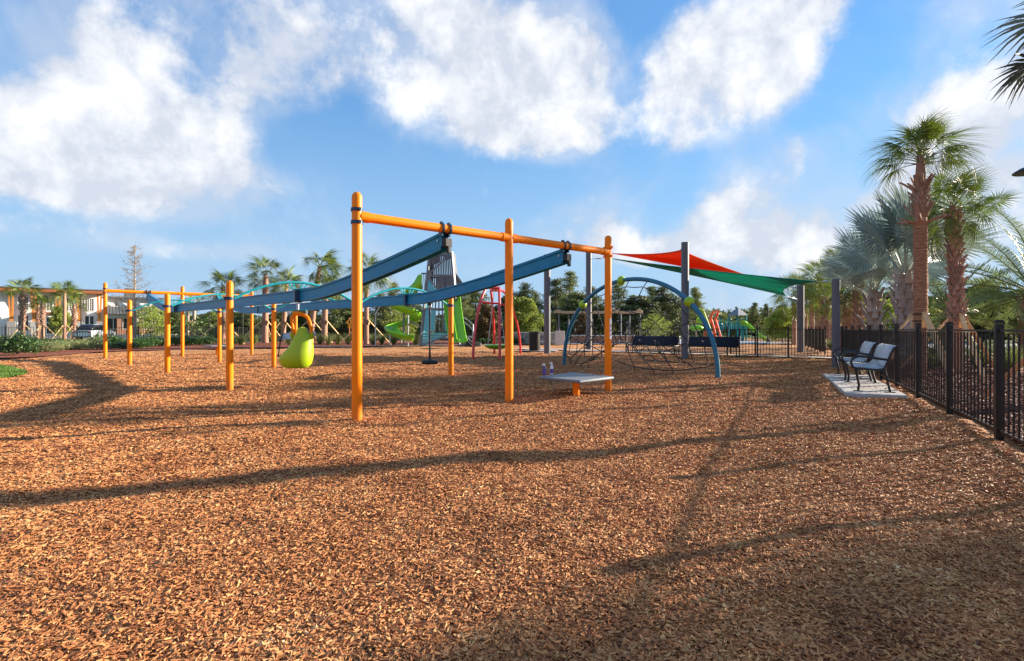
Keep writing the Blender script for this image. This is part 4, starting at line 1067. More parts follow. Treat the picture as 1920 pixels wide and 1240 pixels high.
# ================================================================== palms
def fan_leaf(seed, petiole, blade, nleaf, span, fuse, droop, fold, bend, stiff, curl=0.0):
    """one fan frond along +x: petiole then a pleated hand of leaflets"""
    r = random.Random(seed); mb = MB()
    def bendz(x): return -bend * x * x
    pts = [(petiole * t, 0, bendz(petiole * t)) for t in (0, .33, .66, 1.0, 1.12)]
    mb.tube(pts, [.030, .020, .015, .012, .006], 5, mi=1)
    H = petiole
    dth = R(span) / nleaf
    T = [0.0, fuse * .5, fuse, fuse + (1 - fuse) * .35, fuse + (1 - fuse) * .7, 1.0]
    for i in range(nleaf):
        a = -R(span) / 2 + dth * (i + .5) + r.uniform(-.25, .25) * dth * stiff
        q = abs(a) / (R(span) / 2)
        L = blade * (1.0 - .30 * q ** 2) * r.uniform(.88, 1.08)
        dr = droop * r.uniform(.4, 1.7); ca, sa = math.cos(a), math.sin(a)
        # costa: the hub runs out along the midrib for the middle leaflets
        hx = H + blade * .22 * (1 - q)
        cup = .25 * (1 - q * .4)
        rows = []
        for t in T:
            s = L * t
            w = s * math.tan(dth * .5) * (1.02 if t <= fuse else 0)
            if t > fuse: w = L * fuse * math.tan(dth * .5) * (1 - (t - fuse) / (1 - fuse)) ** .8 * .9
            if t == 1.0: w = .001
            x = hx + ca * s; y = sa * s
            z = -dr * (t ** 2.4) * L + bendz(hx + ca * s * .9) + fold * abs(math.sin(a)) * s * .5 - curl * max(0, t - .5) ** 2 * L
            if t > .8: x -= ca * dr * .12 * L; y -= sa * dr * .12 * L
            px, py = -sa, ca
            rows.append([(x + px * w, y + py * w, z + w * .55), (x, y, z - w * .25), (x - px * w, y - py * w, z + w * .55)])
        vs = [p for row in rows for p in row]; fs = []
        for k in range(len(T) - 1):
            b = k * 3; fs += [(b, b + 3, b + 4, b + 1), (b + 1, b + 4, b + 5, b + 2)]
        mb.add(vs, fs, 0)
    return mb
def feather_leaf(seed, length, n, wl, bend):
    r = random.Random(seed); mb = MB(); N = 12
    def c(t): return Vector((length * t * (1 - .12 * t), 0, -bend * length * t ** 2.1))
    mb.tube([c(t / N) for t in range(N + 1)], [.022 * (1 - .8 * t / N) + .003 for t in range(N + 1)], 5, mi=1)
    for i in range(n):
        t = .10 + .90 * i / n; p = c(t); tg = (c(min(1, t + .02)) - c(max(0, t - .02))).normalized()
        l = wl * (math.sin(PI * (t * .85 + .10)) ** .7) * r.uniform(.8, 1.1)
        for s in (-1, 1):
            d = (tg * r.uniform(.45, .75) + Vector((0, s, 0)) + Vector((0, 0, r.uniform(.1, .6)))).normalized()
            e = p + d * l + Vector((0, 0, -l * .18)); m_ = p + d * l * .5; w = .016
            u = tg * w
            mb.add([p - u, p + u, m_ + u * .9, e, m_ - u * .9], [(0, 1, 2, 4), (4, 2, 3)], 0)
    return mb
LEAF = {}
LEAF['sabal'] = [fan_leaf(s, pl, bl, 30, 285, .34, dr, .15, bd, 1.0).mesh('frond', [M['palefrond'], M['petiole']], False) for s, pl, bl, dr, bd in ((1, .85, .85, .30, .10), (2, .75, .90, .42, .16), (3, .95, .80, .22, .12), (4, .70, .80, .55, .22))]
LEAF['droop'] = [fan_leaf(s, pl, bl, 30, 260, .30, dr, -.4, bd, 1.2).mesh('frond', [M['palefrond'], M['petiole']], False) for s, pl, bl, dr, bd in ((5, .8, .9, .75, .22), (6, .9, .85, .9, .18))]
LEAF['bismarck'] = [fan_leaf(s, pl, bl, 44, 300, .55, dr, .30, bd, .3).mesh('frond', [M['silverfrond'], M['silverpetiole']], False) for s, pl, bl, dr, bd in ((11, 1.15, 1.10, .08, .02), (12, 1.0, 1.15, .14, .04), (13, 1.25, 1.05, .05, .03))]
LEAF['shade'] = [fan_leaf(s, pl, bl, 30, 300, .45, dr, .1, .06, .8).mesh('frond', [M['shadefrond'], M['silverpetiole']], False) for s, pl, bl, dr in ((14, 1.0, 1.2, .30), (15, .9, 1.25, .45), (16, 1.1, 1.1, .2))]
LEAF['feather'] = [feather_leaf(s, 3.0, 60, .42, bd).mesh('frond', [M['featherfrond'], M['petiole']], False) for s, bd in ((21, .28), (22, .40), (23, .18))]
LEAF['dead'] = [fan_leaf(31, .7, .7, 20, 200, .3, .9, -.5, .3, 1.2).mesh('frond', [M['deadfrond'], M['deadfrond']], False)]
def boot_mesh(w, h, out, m, nm='leaf_base'):
    mb = MB()       # a split leaf base: wide clasping foot, narrowing to a cut stub that leans out (+x)
    rows = [(0.0, .0, w, .015), (h * .35, out * .30, w * .62, .03), (h * .7, out * .75, w * .40, .03), (h, out * 1.25, w * .30, .022)]
    P = []
    for z, x, ww, t in rows:
        P.append([(x - t * .6, -ww / 2, z), (x + t, -ww * .25, z - .01), (x + t, ww * .25, z - .01), (x - t * .6, ww / 2, z), (x - t, 0, z), (x - t * .6, -ww / 2, z)])
    mb.grid(P); b = len(mb.v) - 6; mb.add([], []); mb.f.append(tuple(b + k for k in range(5))); mb.m.append(0)
    return mb.mesh(nm, m, False)
BOOT = {'brown': boot_mesh(.20, .26, .09, M['boot']), 'small': boot_mesh(.16, .20, .07, M['boot']), 'grey': boot_mesh(.30, .46, .17, M['bootgrey']), 'long': boot_mesh(.22, .42, .20, M['boot'])}
GOLD = PI * (3 - math.sqrt(5))
def orient(az, el, roll=0):
    x = Vector((math.cos(az) * math.cos(el), math.sin(az) * math.cos(el), math.sin(el)))
    side = Vector((-math.sin(az), math.cos(az), 0)); up = x.cross(side)
    m = Matrix((x, side, up)).transposed(); return (m @ Matrix.Rotation(roll, 3, 'X')).to_euler()
def palm(name, label, x, y, hgt, r, kind='sabal', nfr=26, scale=1.0, el=(82, -35), lean=(0, 0), boots=None, bootz=(0, 1), wrap=None, brace=None, group=None, seed=1, wind=None, dead=0, bootn=None, z0=0.0, trunkm=None, pw=.8, extra=None, roll=1.1):
    rnd = random.Random(seed)
    rt = thing(name, label, 'palm tree', (x, y, z0), 0, group)
    def axis(t): return Vector((lean[0] * t ** 1.4, lean[1] * t ** 1.4, hgt * t))
    mb = MB(); n = 16; pts = []; rr = []
    for i in range(n + 1):
        t = i / n; pts.append(axis(t) + Vector((0, 0, -.15 if i == 0 else 0))); rr.append(r * (1.12 - .12 * min(1, t * 5) + .015 * math.sin(i * 2.1 + seed)) * (1 if t < .84 else 1 - 2.6 * (t - .84)))
    mb.tube(pts, rr, 16)
    part('trunk', mb, trunkm or M['trunk'], rt, world=False)
    if boots:
        me = BOOT[boots]; step = {'brown': .17, 'small': .15, 'grey': .26, 'long': .2}[boots]
        per = 6 if boots != 'grey' else 5
        cnt = int((bootz[1] - bootz[0]) * hgt / step); k = 0
        for row in range(cnt):
            z = bootz[0] * hgt + row * step; t = z / hgt; c = axis(t)
            for q in range(per):
                a = 2 * PI * (q + .5 * (row % 2)) / per + rnd.uniform(-.12, .12)
                if k >= 280: break
                rad = r * 1.02
                o = link('leaf_base', me, rt, c + Vector((math.cos(a) * rad, math.sin(a) * rad, 0)), (rnd.uniform(-.16, .16), rnd.uniform(-.12, .16), a)); o.scale = (rnd.uniform(.7, 1.25), rnd.uniform(.8, 1.15), rnd.uniform(.8, 1.2)); k += 1
    top = axis(1.0)
    ms = LEAF[kind]
    for i in range(nfr):
        t = (i + .5) / nfr; az = GOLD * i + seed; e = R(el[0] + (el[1] - el[0]) * t ** pw) + rnd.uniform(-.12, .12)
        v = Vector((math.cos(az) * math.cos(e), math.sin(az) * math.cos(e), math.sin(e)))
        if wind is not None: v = (v + Vector(wind) * .75).normalized()
        az = math.atan2(v.y, v.x); e = math.asin(max(-1, min(1, v.z)))
        me = ms[rnd.randrange(len(ms))]
        if kind == 'sabal' and (t > .72 or wind is not None and t > .35): me = LEAF['droop'][rnd.randrange(2)]
        o = link('frond', me, rt, top + v * r * .6 + Vector((0, 0, -.25 * t)), orient(az, e, rnd.choice((-1, 1)) * rnd.uniform(.25, roll)))
        s = scale * rnd.uniform(.82, 1.12); o.scale = (s, s, s)
    for i in range(dead):
        az = rnd.uniform(0, 6.28); o = link('frond', LEAF['dead'][0], rt, top + Vector((0, 0, -.35)), orient(az, R(-65))); o['label'] = 'dry brown frond'; o.scale = (scale * .8,) * 3
    if wrap:
        m_ = MB(); z1, z2 = wrap; nn = int((z2 - z1) / .045)
        prof = []
        for k in range(nn): zz = z1 + k * .045; prof += [(r * 1.10 + rnd.uniform(-.004, .010), zz), (r * 1.10 + rnd.uniform(.000, .014), zz + .03), (r * 1.05, zz + .038)]
        m_.lathe(prof, 26); part('fibre_wrap', m_, M['wrap'], rt, world=False, angle=20)
    if brace:
        bl, bh, bm_, nb, ph0 = brace
        for z in (bh - .05, bh - .22):
            m_ = MB(); m_.tube([(math.cos(2 * PI * k / 20) * r * 1.28, math.sin(2 * PI * k / 20) * r * 1.28, z) for k in range(20)], .014, 6, closed=True); part('strap', m_, M['strap'], rt, world=False)
        for k in range(nb):
            a = ph0 + 2 * PI * k / nb; u = Vector((math.cos(a), math.sin(a), 0))
            m_ = MB(); m_.bar(u * r * 1.2 + Vector((0, 0, bh - .38)), u * r * 1.2 + Vector((0, 0, bh)), .10, .05, up=u); part('batten', m_, bm_, rt, world=False, smooth=False)
            m_ = MB(); m_.bar(u * (r * 1.35) + Vector((0, 0, bh - .08)), u * bl + Vector((0, 0, .0)), .10, .05); part('brace', m_, bm_, rt, world=False, smooth=False)
    return rt
# fibre wrap of the near trunk: thin horizontal fibres, orange brown
def wrap_mat():
    m, nt, b = new_mat('trunk_fibre_wrap')
    g = nt.nodes.new('ShaderNodeTexCoord')
    f = noise(nt, 7, 6, .7, g.outputs['Object'], (1, 1, 9))
    nt.links.new(ramp(nt, f, [(.30, (.12, .05, .025)), (.48, (.36, .17, .09)), (.62, (.50, .27, .15)), (.8, (.66, .42, .28))]), b.inputs['Base Color'])
    b.inputs['Roughness'].default_value = .9; bump(nt, b, f, .8, .02); return m
M['wrap'] = wrap_mat()
WL = M['lumber']
pL = 'palms behind the right-hand fence'
# the two nearest sabals
p = at(1726, 13.0); pt = palm('sabal_palm', 'tallest near palm with an orange-brown wrapped trunk and bunched upright fronds', p.x, p.y, 5.45, .128, 'sabal', 36, .53, (88, -12), boots=None, wrap=(.0, 3.85), brace=(1.25, 1.62, WL, 3, -1.75), seed=3, wind=(.12, -.05, .35), dead=2, group=pL, pw=1.1)
rnd = random.Random(8)
for k in range(42):      # leaf bases only on the upper trunk
    row = k // 6; a = 2 * PI * ((k % 6) + .5 * (row % 2)) / 6 + rnd.uniform(-.15, .15); z = 3.62 + row * .16
    o = link('leaf_base', BOOT['long' if row in (0, 1, 5) else 'brown'], pt, (math.cos(a) * .12, math.sin(a) * .12, z + .15), (rnd.uniform(-.2, .2), rnd.uniform(-.1, .35) + (.7 if row == 0 else 0), a)); o.scale = (.75, .8, .85)
p = at(1797, 14.2); palm('sabal_palm', 'second nearest palm, its trunk rough with leaf stubs, one frond reaching far right', p.x, p.y, 4.5, .118, 'sabal', 36, .58, (86, -42), lean=(-.15, 0), boots='small', bootz=(.30, .97), brace=(1.35, 1.62, WL, 3, -1.9), seed=6, group=pL)
o = [k for k in bpy.data.objects if k.get('label', '').startswith('second nearest')][0]
lf = link('frond', LEAF['sabal'][2], o, (.0, -.1, 4.05), orient(R(-5), R(32), 1.0)); lf.scale = (1.0, .5, .5)
# silver bismarcks
p = at(1697, 17.5); palm('bismarck_palm', 'biggest silver-leaved palm, left of the wrapped trunk', p.x, p.y, 3.0, .23, 'bismarck', 15, 1.2, (88, 26), boots='grey', bootz=(.12, 1.0), seed=11, group=pL, pw=.9, trunkm=M['trunk'])
p = at(1638, 21.0); palm('bismarck_palm', 'silver-leaved palm left of the biggest one, above the far silver bench', p.x, p.y, 2.75, .24, 'bismarck', 16, 1.08, (88, 20), boots='grey', bootz=(.12, 1.0), seed=12, group=pL, trunkm=M['trunk'])
p = at(1545, 34); palm('bismarck_palm', 'small far silver-leaved palm just left of the near grey column', p.x, p.y, 2.9, .22, 'bismarck', 16, .8, (80, 5), seed=14, group=pL, trunkm=M['trunk'])
# more sabals in the row
for (px, d, hh, r_, sc, wd, bt, lab, sd_) in (
    (1571, 27, 4.3, .19, .70, (-.05, 0, .5), 'small', 'tall slim palm standing right behind the near grey column', 21),
    (1590, 25, 2.9, .22, .75, None, 'small', 'short stout palm between the near column and the silver palms', 22),
    (1609, 23.5, 3.4, .20, .7, None, 'small', 'dark-trunked palm half hidden by the left silver-leaved palm', 23),
    (1536, 33, 4.2, .22, .85, (-.55, 0, .1), 'small', 'palm with fronds blown left above the green sail tip', 24),
    (1522, 36, 3.4, .20, .75, None, None, 'smooth orange-trunked palm right of the column at the sail corner', 25),
    (1549, 31, 3.1, .24, .7, None, 'small', 'rough-trunked palm directly left of the near column', 26),
    (1489, 41, 3.9, .20, 1.05, (-.2, 0, .1), None, 'dark-crowned palm left of the column at the sail corner', 27),
    (1510, 39, 2.9, .18, .8, None, None, 'thin shaded palm trunk right behind the sail-corner column', 28)):
    p = at(px, d); palm('sabal_palm', lab, p.x, p.y, hh, r_ * .85, 'sabal', 24, sc * .92, (85, -45), boots=bt, bootz=(.05, .97), seed=sd_, wind=wd, group=pL, trunkm=M['trunk'])
# feather palms
p = at(1783, 21); palm('date_palm', 'feathery date palm behind the second nearest palm', p.x, p.y, 1.9, .30, 'feather', 26, .95, (80, -25), boots='brown', bootz=(.1, 1), seed=31, group=pL)
p = at(1935, 19); palm('date_palm', 'feathery date palm cut by the right edge of the picture', p.x, p.y, 2.6, .30, 'feather', 30, 1.05, (80, -20), boots='brown', bootz=(.1, 1), seed=33, group=pL)
# the palms whose crowns hang in from beyond the right edge and throw the foreground shadows
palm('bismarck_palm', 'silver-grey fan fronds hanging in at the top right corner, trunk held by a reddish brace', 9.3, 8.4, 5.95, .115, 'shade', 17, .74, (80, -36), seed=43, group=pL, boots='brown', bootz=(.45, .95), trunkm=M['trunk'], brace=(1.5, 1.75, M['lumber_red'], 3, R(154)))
palm('sabal_palm', 'palm standing beyond the right edge behind the near fence', 12.6, 5.15, 3.8, .20, 'sabal', 50, 1.05, (85, -45), seed=44, group=pL, boots='brown', bootz=(.3, .9))

gL = 'braced palms in the bed behind the track ride'
for (px, d, hh, r_, sc, wd, ln, nb, lab, sd_) in (
    (418, 42, 4.5, .20, 1.0, (.25, 0, -.1), (.0, 0), 3, 'wind-ruffled palm behind the second orange post, leftmost of the braced ones', 51),
    (497, 45, 5.8, .27, 1.0, (0, 0, .1), (.05, 0), 3, 'straight braced palm with a full round crown', 52),
    (531, 48, 5.2, .22, 1.0, (.2, 0, 0), (.3, 0), 2, 'braced palm just right of the full round crown', 53),
    (583, 45, 6.5, .24, 1.05, (.85, 0, .1), (.75, 0), 3, 'tallest braced palm, leaning right with wind-blown fronds', 54),
    (608, 44, 4.6, .26, .9, (.2, 0, .1), (.1, 0), 3, 'shorter braced palm above the blue rail, left of the front post', 55),
    (687, 41, 5.5, .20, 1.05, (.3, 0, .1), (.0, 0), 3, 'braced palm directly behind the nearest orange post', 56)):
    p = at(px, d); palm('sabal_palm', lab, p.x, p.y, hh, r_ * .9, 'sabal', 24, sc * .98, (85, -35), lean=ln, boots=None, bootz=(.55, .84), seed=sd_, wind=wd, group=gL, brace=(2.2, 1.9, WL, nb, R(-20)), z0=0)
gB = 'palms in front of the white building'
for (px, d, hh, r_, sc, nb, bt, lab, sd_) in (
    (43, 60, 5.6, .20, .98, 24, 'brown', 'big full-crowned palm in front of the leftmost windows', 61),
    (72, 62, 4.1, .19, .66, 14, 'small', 'left one of two short palms with touching crowns by the building door', 62),
    (80, 61, 4.1, .19, .66, 14, 'small', 'right one of two short palms with touching crowns by the building door', 63),
    (121, 61, 5.3, .18, .98, 24, None, 'smooth-trunked palm in front of the building, left of the orange ride', 64),
    (139, 64, 4.1, .19, .72, 16, 'small', 'short palm with a stubbly trunk right beside the smooth-trunked one', 65)):
    p = at(px, d); palm('sabal_palm', lab, p.x, p.y, hh, r_, 'sabal', nb, sc * .95, (82, -8), boots=bt, bootz=(.35, .90), seed=sd_, group=gB, trunkm=M['trunk'], brace=(1.5, 1.6, M['lumber'], 3, .4) if px != 72 else None)
for (px, d, hh, lab, sd_) in ((297, 92, 4.6, 'small far braced palm seen between the two leftmost posts', 71), (352, 88, 5.0, 'pale-trunked far palm left of the second orange post', 72), (364, 84, 5.6, 'pale-trunked far palm right beside its twin', 73), (289, 98, 4.2, 'thin far palm leaning beside the small braced one', 74)):
    p = at(px, d); palm('sabal_palm', lab, p.x, p.y, hh, .24, 'sabal', 14, 1.0, (75, -40), seed=sd_, group='far palms beyond the parking road', trunkm=M['palebark'], brace=(2.6, 2.6, M['lumber'], 3, .3))

# ================================================================== other trees
def pine_np(seed, h, rad, start=.18, dens=1.0, leaf=.24):
    r = np.random.default_rng(seed); cs = []; limbs = MB()
    nw = int(15 * dens)
    for w in range(nw):
        t = start + (1 - start) * (w / nw) ** 1.05; z = h * t
        L = rad * (1 - ((t - start) / (1 - start)) ** 1.3) * r.uniform(.7, 1.1) + .15
        for b in range(int(r.integers(3, 6))):
            a = r.uniform(0, 2 * PI); up = r.uniform(.05, .55); Lb = L * r.uniform(.45, 1.15)
            e = np.array([math.cos(a) * Lb, math.sin(a) * Lb, z + Lb * up])
            limbs.tube([(0, 0, z), tuple(e * [.5, .5, 1] + [0, 0, -Lb * up * .4]), tuple(e)], [.035, .022, .01], 4, False)
            for k in range(int(3 + 4 * Lb)):
                q = r.uniform(.35, 1.05); c = np.array([e[0] * q, e[1] * q, z + Lb * up * q]) + r.normal(0, .10 + .04 * Lb, 3)
                cs.append(c + r.normal(0, 1, (int(24), 3)) * [.22, .22, .13])
    cs = np.concatenate(cs)
    return leaves_np(r, cs, leaf, .28, .2), limbs
def crown_np(seed, blobs, n, leaf, ratio=.6):
    r = np.random.default_rng(seed); cs = []
    vol = sum(b[3] * b[4] for b in blobs)
    for (x, y, z, rx, rz) in blobs:
        m = int(n * rx * rz / vol); p = r.normal(size=(m, 3)); p /= np.linalg.norm(p, axis=1)[:, None]; p *= (r.uniform(.35, 1.0, m) ** .6)[:, None]
        cs.append(p * [rx, rx, rz] + [x, y, z])
        k = m // 2; c0 = r.normal(size=(6, 3)); c0 /= np.linalg.norm(c0, axis=1)[:, None]
        idx = r.integers(0, 6, k); cs.append((c0[idx] * 1.02 + r.normal(0, .20, (k, 3))) * [rx, rx, rz] + [x, y, z])
    return leaves_np(r, np.concatenate(cs), leaf, ratio, .3)
TREES = {}
for i, (h_, rd, st_, ml) in enumerate(((9.0, 2.3, .16, 'pine'), (8.0, 2.0, .25, 'pine'), (7.0, 2.4, .12, 'pinedark'), (10.0, 1.9, .35, 'pine'))):
    (v, f), limbs = pine_np(100 + i, h_, rd, st_, 1.0)
    tr = MB(); tr.tube([(0, 0, -.1), (.03, .02, h_ * .5), (0, 0, h_ * .98)], [.14, .09, .02], 8)
    TREES['pine%d' % i] = (h_, [('trunk', tr.mesh('trunk', M['bark'])), ('branches', limbs.mesh('branches', M['bark'])), ('crown', np_mesh('crown', v, f, M[ml]))])
def broad(key, seed, h_, spread, n, leaf, ml, bark, low=.3, ratio=.6):
    r = random.Random(seed); bl = []
    for k in range(13):
        t = low + (1 - low) * (k / 13) ; a = GOLD * k; q = spread * (.65 * math.sin(PI * min(1, (t - low) / (1 - low) * .8 + .2)))
        bl.append((math.cos(a) * q, math.sin(a) * q, h_ * t + r.uniform(-.2, .2), spread * r.uniform(.38, .55), h_ * r.uniform(.10, .17)))
    v, f = crown_np(seed, bl, n, leaf, ratio)
    tr = MB(); tr.tube([(0, 0, -.1), (.04, 0, h_ * .35), (0, .03, h_ * .8)], [.11, .08, .02], 8)
    br = MB()
    for b in bl: br.tube([(0, 0, h_ * low * .8), (b[0] * .5, b[1] * .5, (b[2] + h_ * low) * .5), (b[0], b[1], b[2])], [.05, .03, .012], 5, False)
    TREES[key] = (h_, [('trunk', tr.mesh('trunk', M[bark])), ('branches', br.mesh('branches', M[bark])), ('crown', np_mesh('crown', v, f, M[ml]))])
broad('spring', 7, 5.0, 1.9, 8500, .20, 'springleaf', 'palebark', .28)
broad('round', 8, 5.5, 2.3, 9500, .24, 'broadleaf', 'bark', .25)
broad('dark', 9, 6.5, 2.6, 9500, .28, 'pinedark', 'bark', .15)
broad('rusty', 10, 4.5, 1.3, 7000, .18, 'rustleaf', 'bark', .15)
broad('airy', 12, 5.0, 2.0, 2600, .16, 'springleaf', 'palebark', .25)
def tree(key, label, px, d, top_py, group, rz=0.0, wide=1.0, nm=None, cat='tree', base_z=-.05):
    h_, parts_ = TREES[key]; p = at(px, d); H = at(px, d, top_py).z
    rt = thing(nm or ('pine_tree' if key.startswith('pine') else 'broadleaf_tree'), label, cat, (p.x, p.y, base_z), rz, group)
    s = H / h_; rt.scale = (s * wide, s * wide, s)
    for n_, me in parts_: link(n_, me, rt)
    return rt
gP = 'pines and other trees behind the playground'
TL = [
 ('pine0', 'tallest pine, between the two left grey columns', 1068, 62, 506, 1.0), ('pine1', 'pine left of the tall one, touching the first grey column', 1042, 66, 522, 1.0),
 ('pine2', 'pine above the shiny spring-green tree, right of the red swing', 985, 60, 528, .9), ('pine1', 'pine right of the tallest pine, behind the second grey column', 1108, 70, 536, 1.1),
 ('dark', 'dense dark tree below the tallest pine', 1088, 58, 555, 1.2), ('dark', 'dense dark tree behind the red swing frame', 955, 62, 560, 1.0),
 ('pine2', 'pine just right of the second orange post of the near frame', 1002, 68, 545, 1.0), ('pine0', 'pine behind the right leg of the slatted tower', 868, 66, 540, 1.0),
 ('pine1', 'pine between the tower and the red swing', 892, 70, 530, 1.1), ('pine0', 'small-topped pine left of the spiral slide', 737, 62, 527, .9),
 ('pine2', 'pine right of the braced palm behind the nearest post', 712, 60, 548, 1.0), ('pine1', 'short pine in the gap left of the slatted tower', 762, 66, 545, 1.0),
 ('dark', 'dark tree low behind the spiral slide', 776, 58, 575, 1.1), ('dark', 'dark tree between the braced palms, right one', 655, 58, 572, 1.2),
 ('pine2', 'bushy pine with a rounded top above the blue rail near the front post', 622, 56, 540, 1.0), ('pine3', 'open-crowned pine right of the tallest column', 1304, 55, 537, 1.1),
 ('pine0', 'pine top seen through the upper rope net, left', 1160, 62, 530, 1.3), ('pine1', 'pine top seen through the upper rope net, middle', 1187, 68, 552, 1.0),
 ('pine2', 'pine seen through the right part of the rope net', 1243, 60, 535, 1.3), ('pine3', 'pine seen through the rope net beside the tallest column', 1222, 66, 535, 1.2),
 ('dark', 'dark tree low behind the rope net', 1200, 58, 560, 1.3), ('dark', 'dark tree behind the lime ball on the right of the arch', 1265, 62, 568, 1.0),
 ('pine3', 'thin open pine right of the hip-roofed play tower', 1415, 66, 566, 1.0), ('pine3', 'thin pale pine left of the round yellow-green tree', 1436, 60, 568, .8),
 ('pine1', 'short pine directly left of the dark-crowned palm', 1462, 70, 572, .9),
 ('dark', 'dark tree behind the gap between the column and the stout palm', 1583, 55, 556, 1.0), ('dark', 'dark tree between the two silver-leaved palms', 1665, 60, 552, 1.0),
 ('pine1', 'pine behind the gap between wrapped palm and silver palm', 1680, 66, 545, 1.0), ('dark', 'dark tree right of the wrapped palm trunk', 1752, 58, 560, 1.0),
 ('dark', 'big dark tree right of the second nearest palm', 1846, 50, 540, 1.3), ('pine2', 'dark pine left of the far right date palm', 1872, 55, 548, 1.3), ('dark', 'dark tree at the right edge behind the lamp pole', 1908, 48, 548, 1.2),
 ('pine2', 'dark pine behind the second nearest palm trunk', 1812, 62, 560, 1.1),
 ('dark', 'dark tree behind the orange hanging lap bars', 570, 60, 580, 1.2), ('dark', 'dark tree between the full-crowned palm and the leftmost braced palm', 462, 66, 588, 1.2),
 ('round', 'dull green tree right of the bare twiggy tree, behind the ride', 318, 80, 585, 1.3), ('dark', 'dark far tree behind the pair of pale-trunked palms', 385, 92, 590, 1.2), ('dark', 'dark tree under the blue rail between the braced palms, left one', 520, 64, 585, 1.2),
 ('round', 'green tree behind the far right posts of the ride', 440, 84, 588, 1.1), ('pine2', 'pine right behind the third braced palm', 548, 70, 578, 1.0)]
for i, (k, lab, px, d, ty, w) in enumerate(TL): tree(k, lab, px, d, ty, gP, rz=i * 1.3, wide=w * 1.25)
gS = 'small bright green trees around the playground'
tree('spring', 'bright spring-green tree left of the first grey column', 983, 46, 562, gS, .3, 1.15)
tree('airy', 'airy yellow-green tree behind the spiral slide', 752, 44, 578, gS, 1.0, 1.3)
tree('spring', 'round yellow-green tree left of the dark-crowned palm', 1468, 44, 580, gS, 2.0, 1.5)
tree('spring', 'vivid green tree behind the two silver-leaved palms', 1652, 46, 566, gS, 2.8, 1.0)
tree('spring', 'vivid green tree right of the wrapped palm trunk', 1748, 44, 582, gS, 3.8, 1.1)
tree('rusty', 'rusty brown-green tree behind the red swing', 913, 42, 572, gS, 0, 1.2)
tree('spring', 'light green tree seen under the blue rail left of the full-crowned palm', 402, 72, 585, gS, 4.2, 1.2)
tree('spring', 'light green tree in front of the building entrance', 113, 66, 576, gS, 5.0, .75)
tree('airy', 'airy green tree through the lower right of the net', 1228, 46, 590, gS, 5.5, 1.5)
tree('airy', 'airy yellow-green tree right of the bare twiggy tree', 285, 60, 574, gS, 1.5, 1.3)
tree('rusty', 'rusty dark bush-like tree right of the far grey column base', 1095, 44, 590, gS, 2, 1.2)
tree('airy', 'pale airy tree behind the stop of the green slide', 1520, 60, 590, gS, 2.4, 1.3)

# bare cypress with opening buds
p = at(252, 40); bare = thing('cypress_tree', 'tall bare twiggy tree with pale buds, left of the ride, before the fence', 'tree', (p.x, p.y, 0))
mb = MB(); HH = 7.5; mb.tube([(0, 0, -.1), (.03, 0, HH * .35), (0, .02, HH * .7), (.03, 0, HH)], [.12, .085, .045, .008], 8); part('trunk', mb, M['palebark'], bare, world=False)
br = MB(); rnd = random.Random(4); tips = []
for k in range(74):
    z = HH * (.20 + .78 * (k / 74) ** .9); L = 2.3 * (1 - (z / HH)) ** .8 * rnd.uniform(.35, 1.2) + .15; a = GOLD * k; up = rnd.uniform(.2, 1.0)
    a += rnd.uniform(-.7, .7)
    e = Vector((math.cos(a) * L, math.sin(a) * L, z + L * up)); m_ = Vector((e.x * .5, e.y * .5, z + L * up * .3))
    e += Vector((rnd.uniform(-.2, .2), rnd.uniform(-.2, .2), rnd.uniform(-.1, .5))); m_ += Vector((rnd.uniform(-.1, .1), rnd.uniform(-.1, .1), rnd.uniform(-.1, .15))); br.tube([(0, 0, z), m_, e], [.018, .010, .003], 4, False)
    for q in range(7):
        t = rnd.uniform(.3, 1); s = Vector((e.x * t, e.y * t, z + L * up * t * t)); f_ = s + Vector((rnd.uniform(-1, 1), rnd.uniform(-1, 1), rnd.uniform(-.1, .8))) * L * .36
        br.tube([s, f_], [.007, .003], 3, False); tips += [s.lerp(f_, u) for u in (.4, .7, 1)]
part('branches', br, M['twig'], bare, world=False, smooth=False)
tp = np.array([list(t) for t in tips]); rr_ = np.random.default_rng(3); tp = np.concatenate([tp + rr_.normal(0, .05, tp.shape) for _ in range(2)])
v, f = leaves_np(rr_, tp, .055, .5); link('buds', np_mesh('buds', v, f, M['bud']), bare)

# far wood that reads as one mass
r_ = np.random.default_rng(77); cs = []
for k in range(330):
    x = r_.uniform(-62, 150); y = r_.uniform(98, 125); h_ = r_.uniform(3.2, 6.0)
    if x < -30: h_ = min(h_ * .62, 4.4) + .6
    n_ = 170; c = r_.normal(size=(n_, 3)); c /= np.linalg.norm(c, axis=1)[:, None]; c *= r_.uniform(.3, 1, n_)[:, None] ** .5
    cs.append(c * [r_.uniform(1.8, 3.2), 1.6, h_ * .5] + [x, y, h_ * .5])
v, f = leaves_np(r_, np.concatenate(cs), .75, .7)
o = link('distant_wood', np_mesh('distant_wood', v, f, M['pinedark'])); tag(o, 'low dark band of distant woodland along the horizon', None, None, 'stuff')
r_ = np.random.default_rng(78); cs = []
for k in range(150):     # understorey hedge behind the playground
    x = r_.uniform(-42, 75); y = r_.uniform(66, 74); h_ = r_.uniform(1.6, 3.6); n_ = 150
    c = r_.normal(size=(n_, 3)); c /= np.linalg.norm(c, axis=1)[:, None]; c *= r_.uniform(.3, 1, n_)[:, None] ** .5
    if x < 2 and False: continue
    cs.append(c * [r_.uniform(1.2, 2.6), 1.2, h_ * .5] + [x, y, h_ * .5])
v, f = leaves_np(r_, np.concatenate(cs), .42, .6)
o = link('understorey_bushes', np_mesh('understorey_bushes', v, f, M['broadleaf'])); tag(o, 'tangled undergrowth at the foot of the pines', None, None, 'stuff')

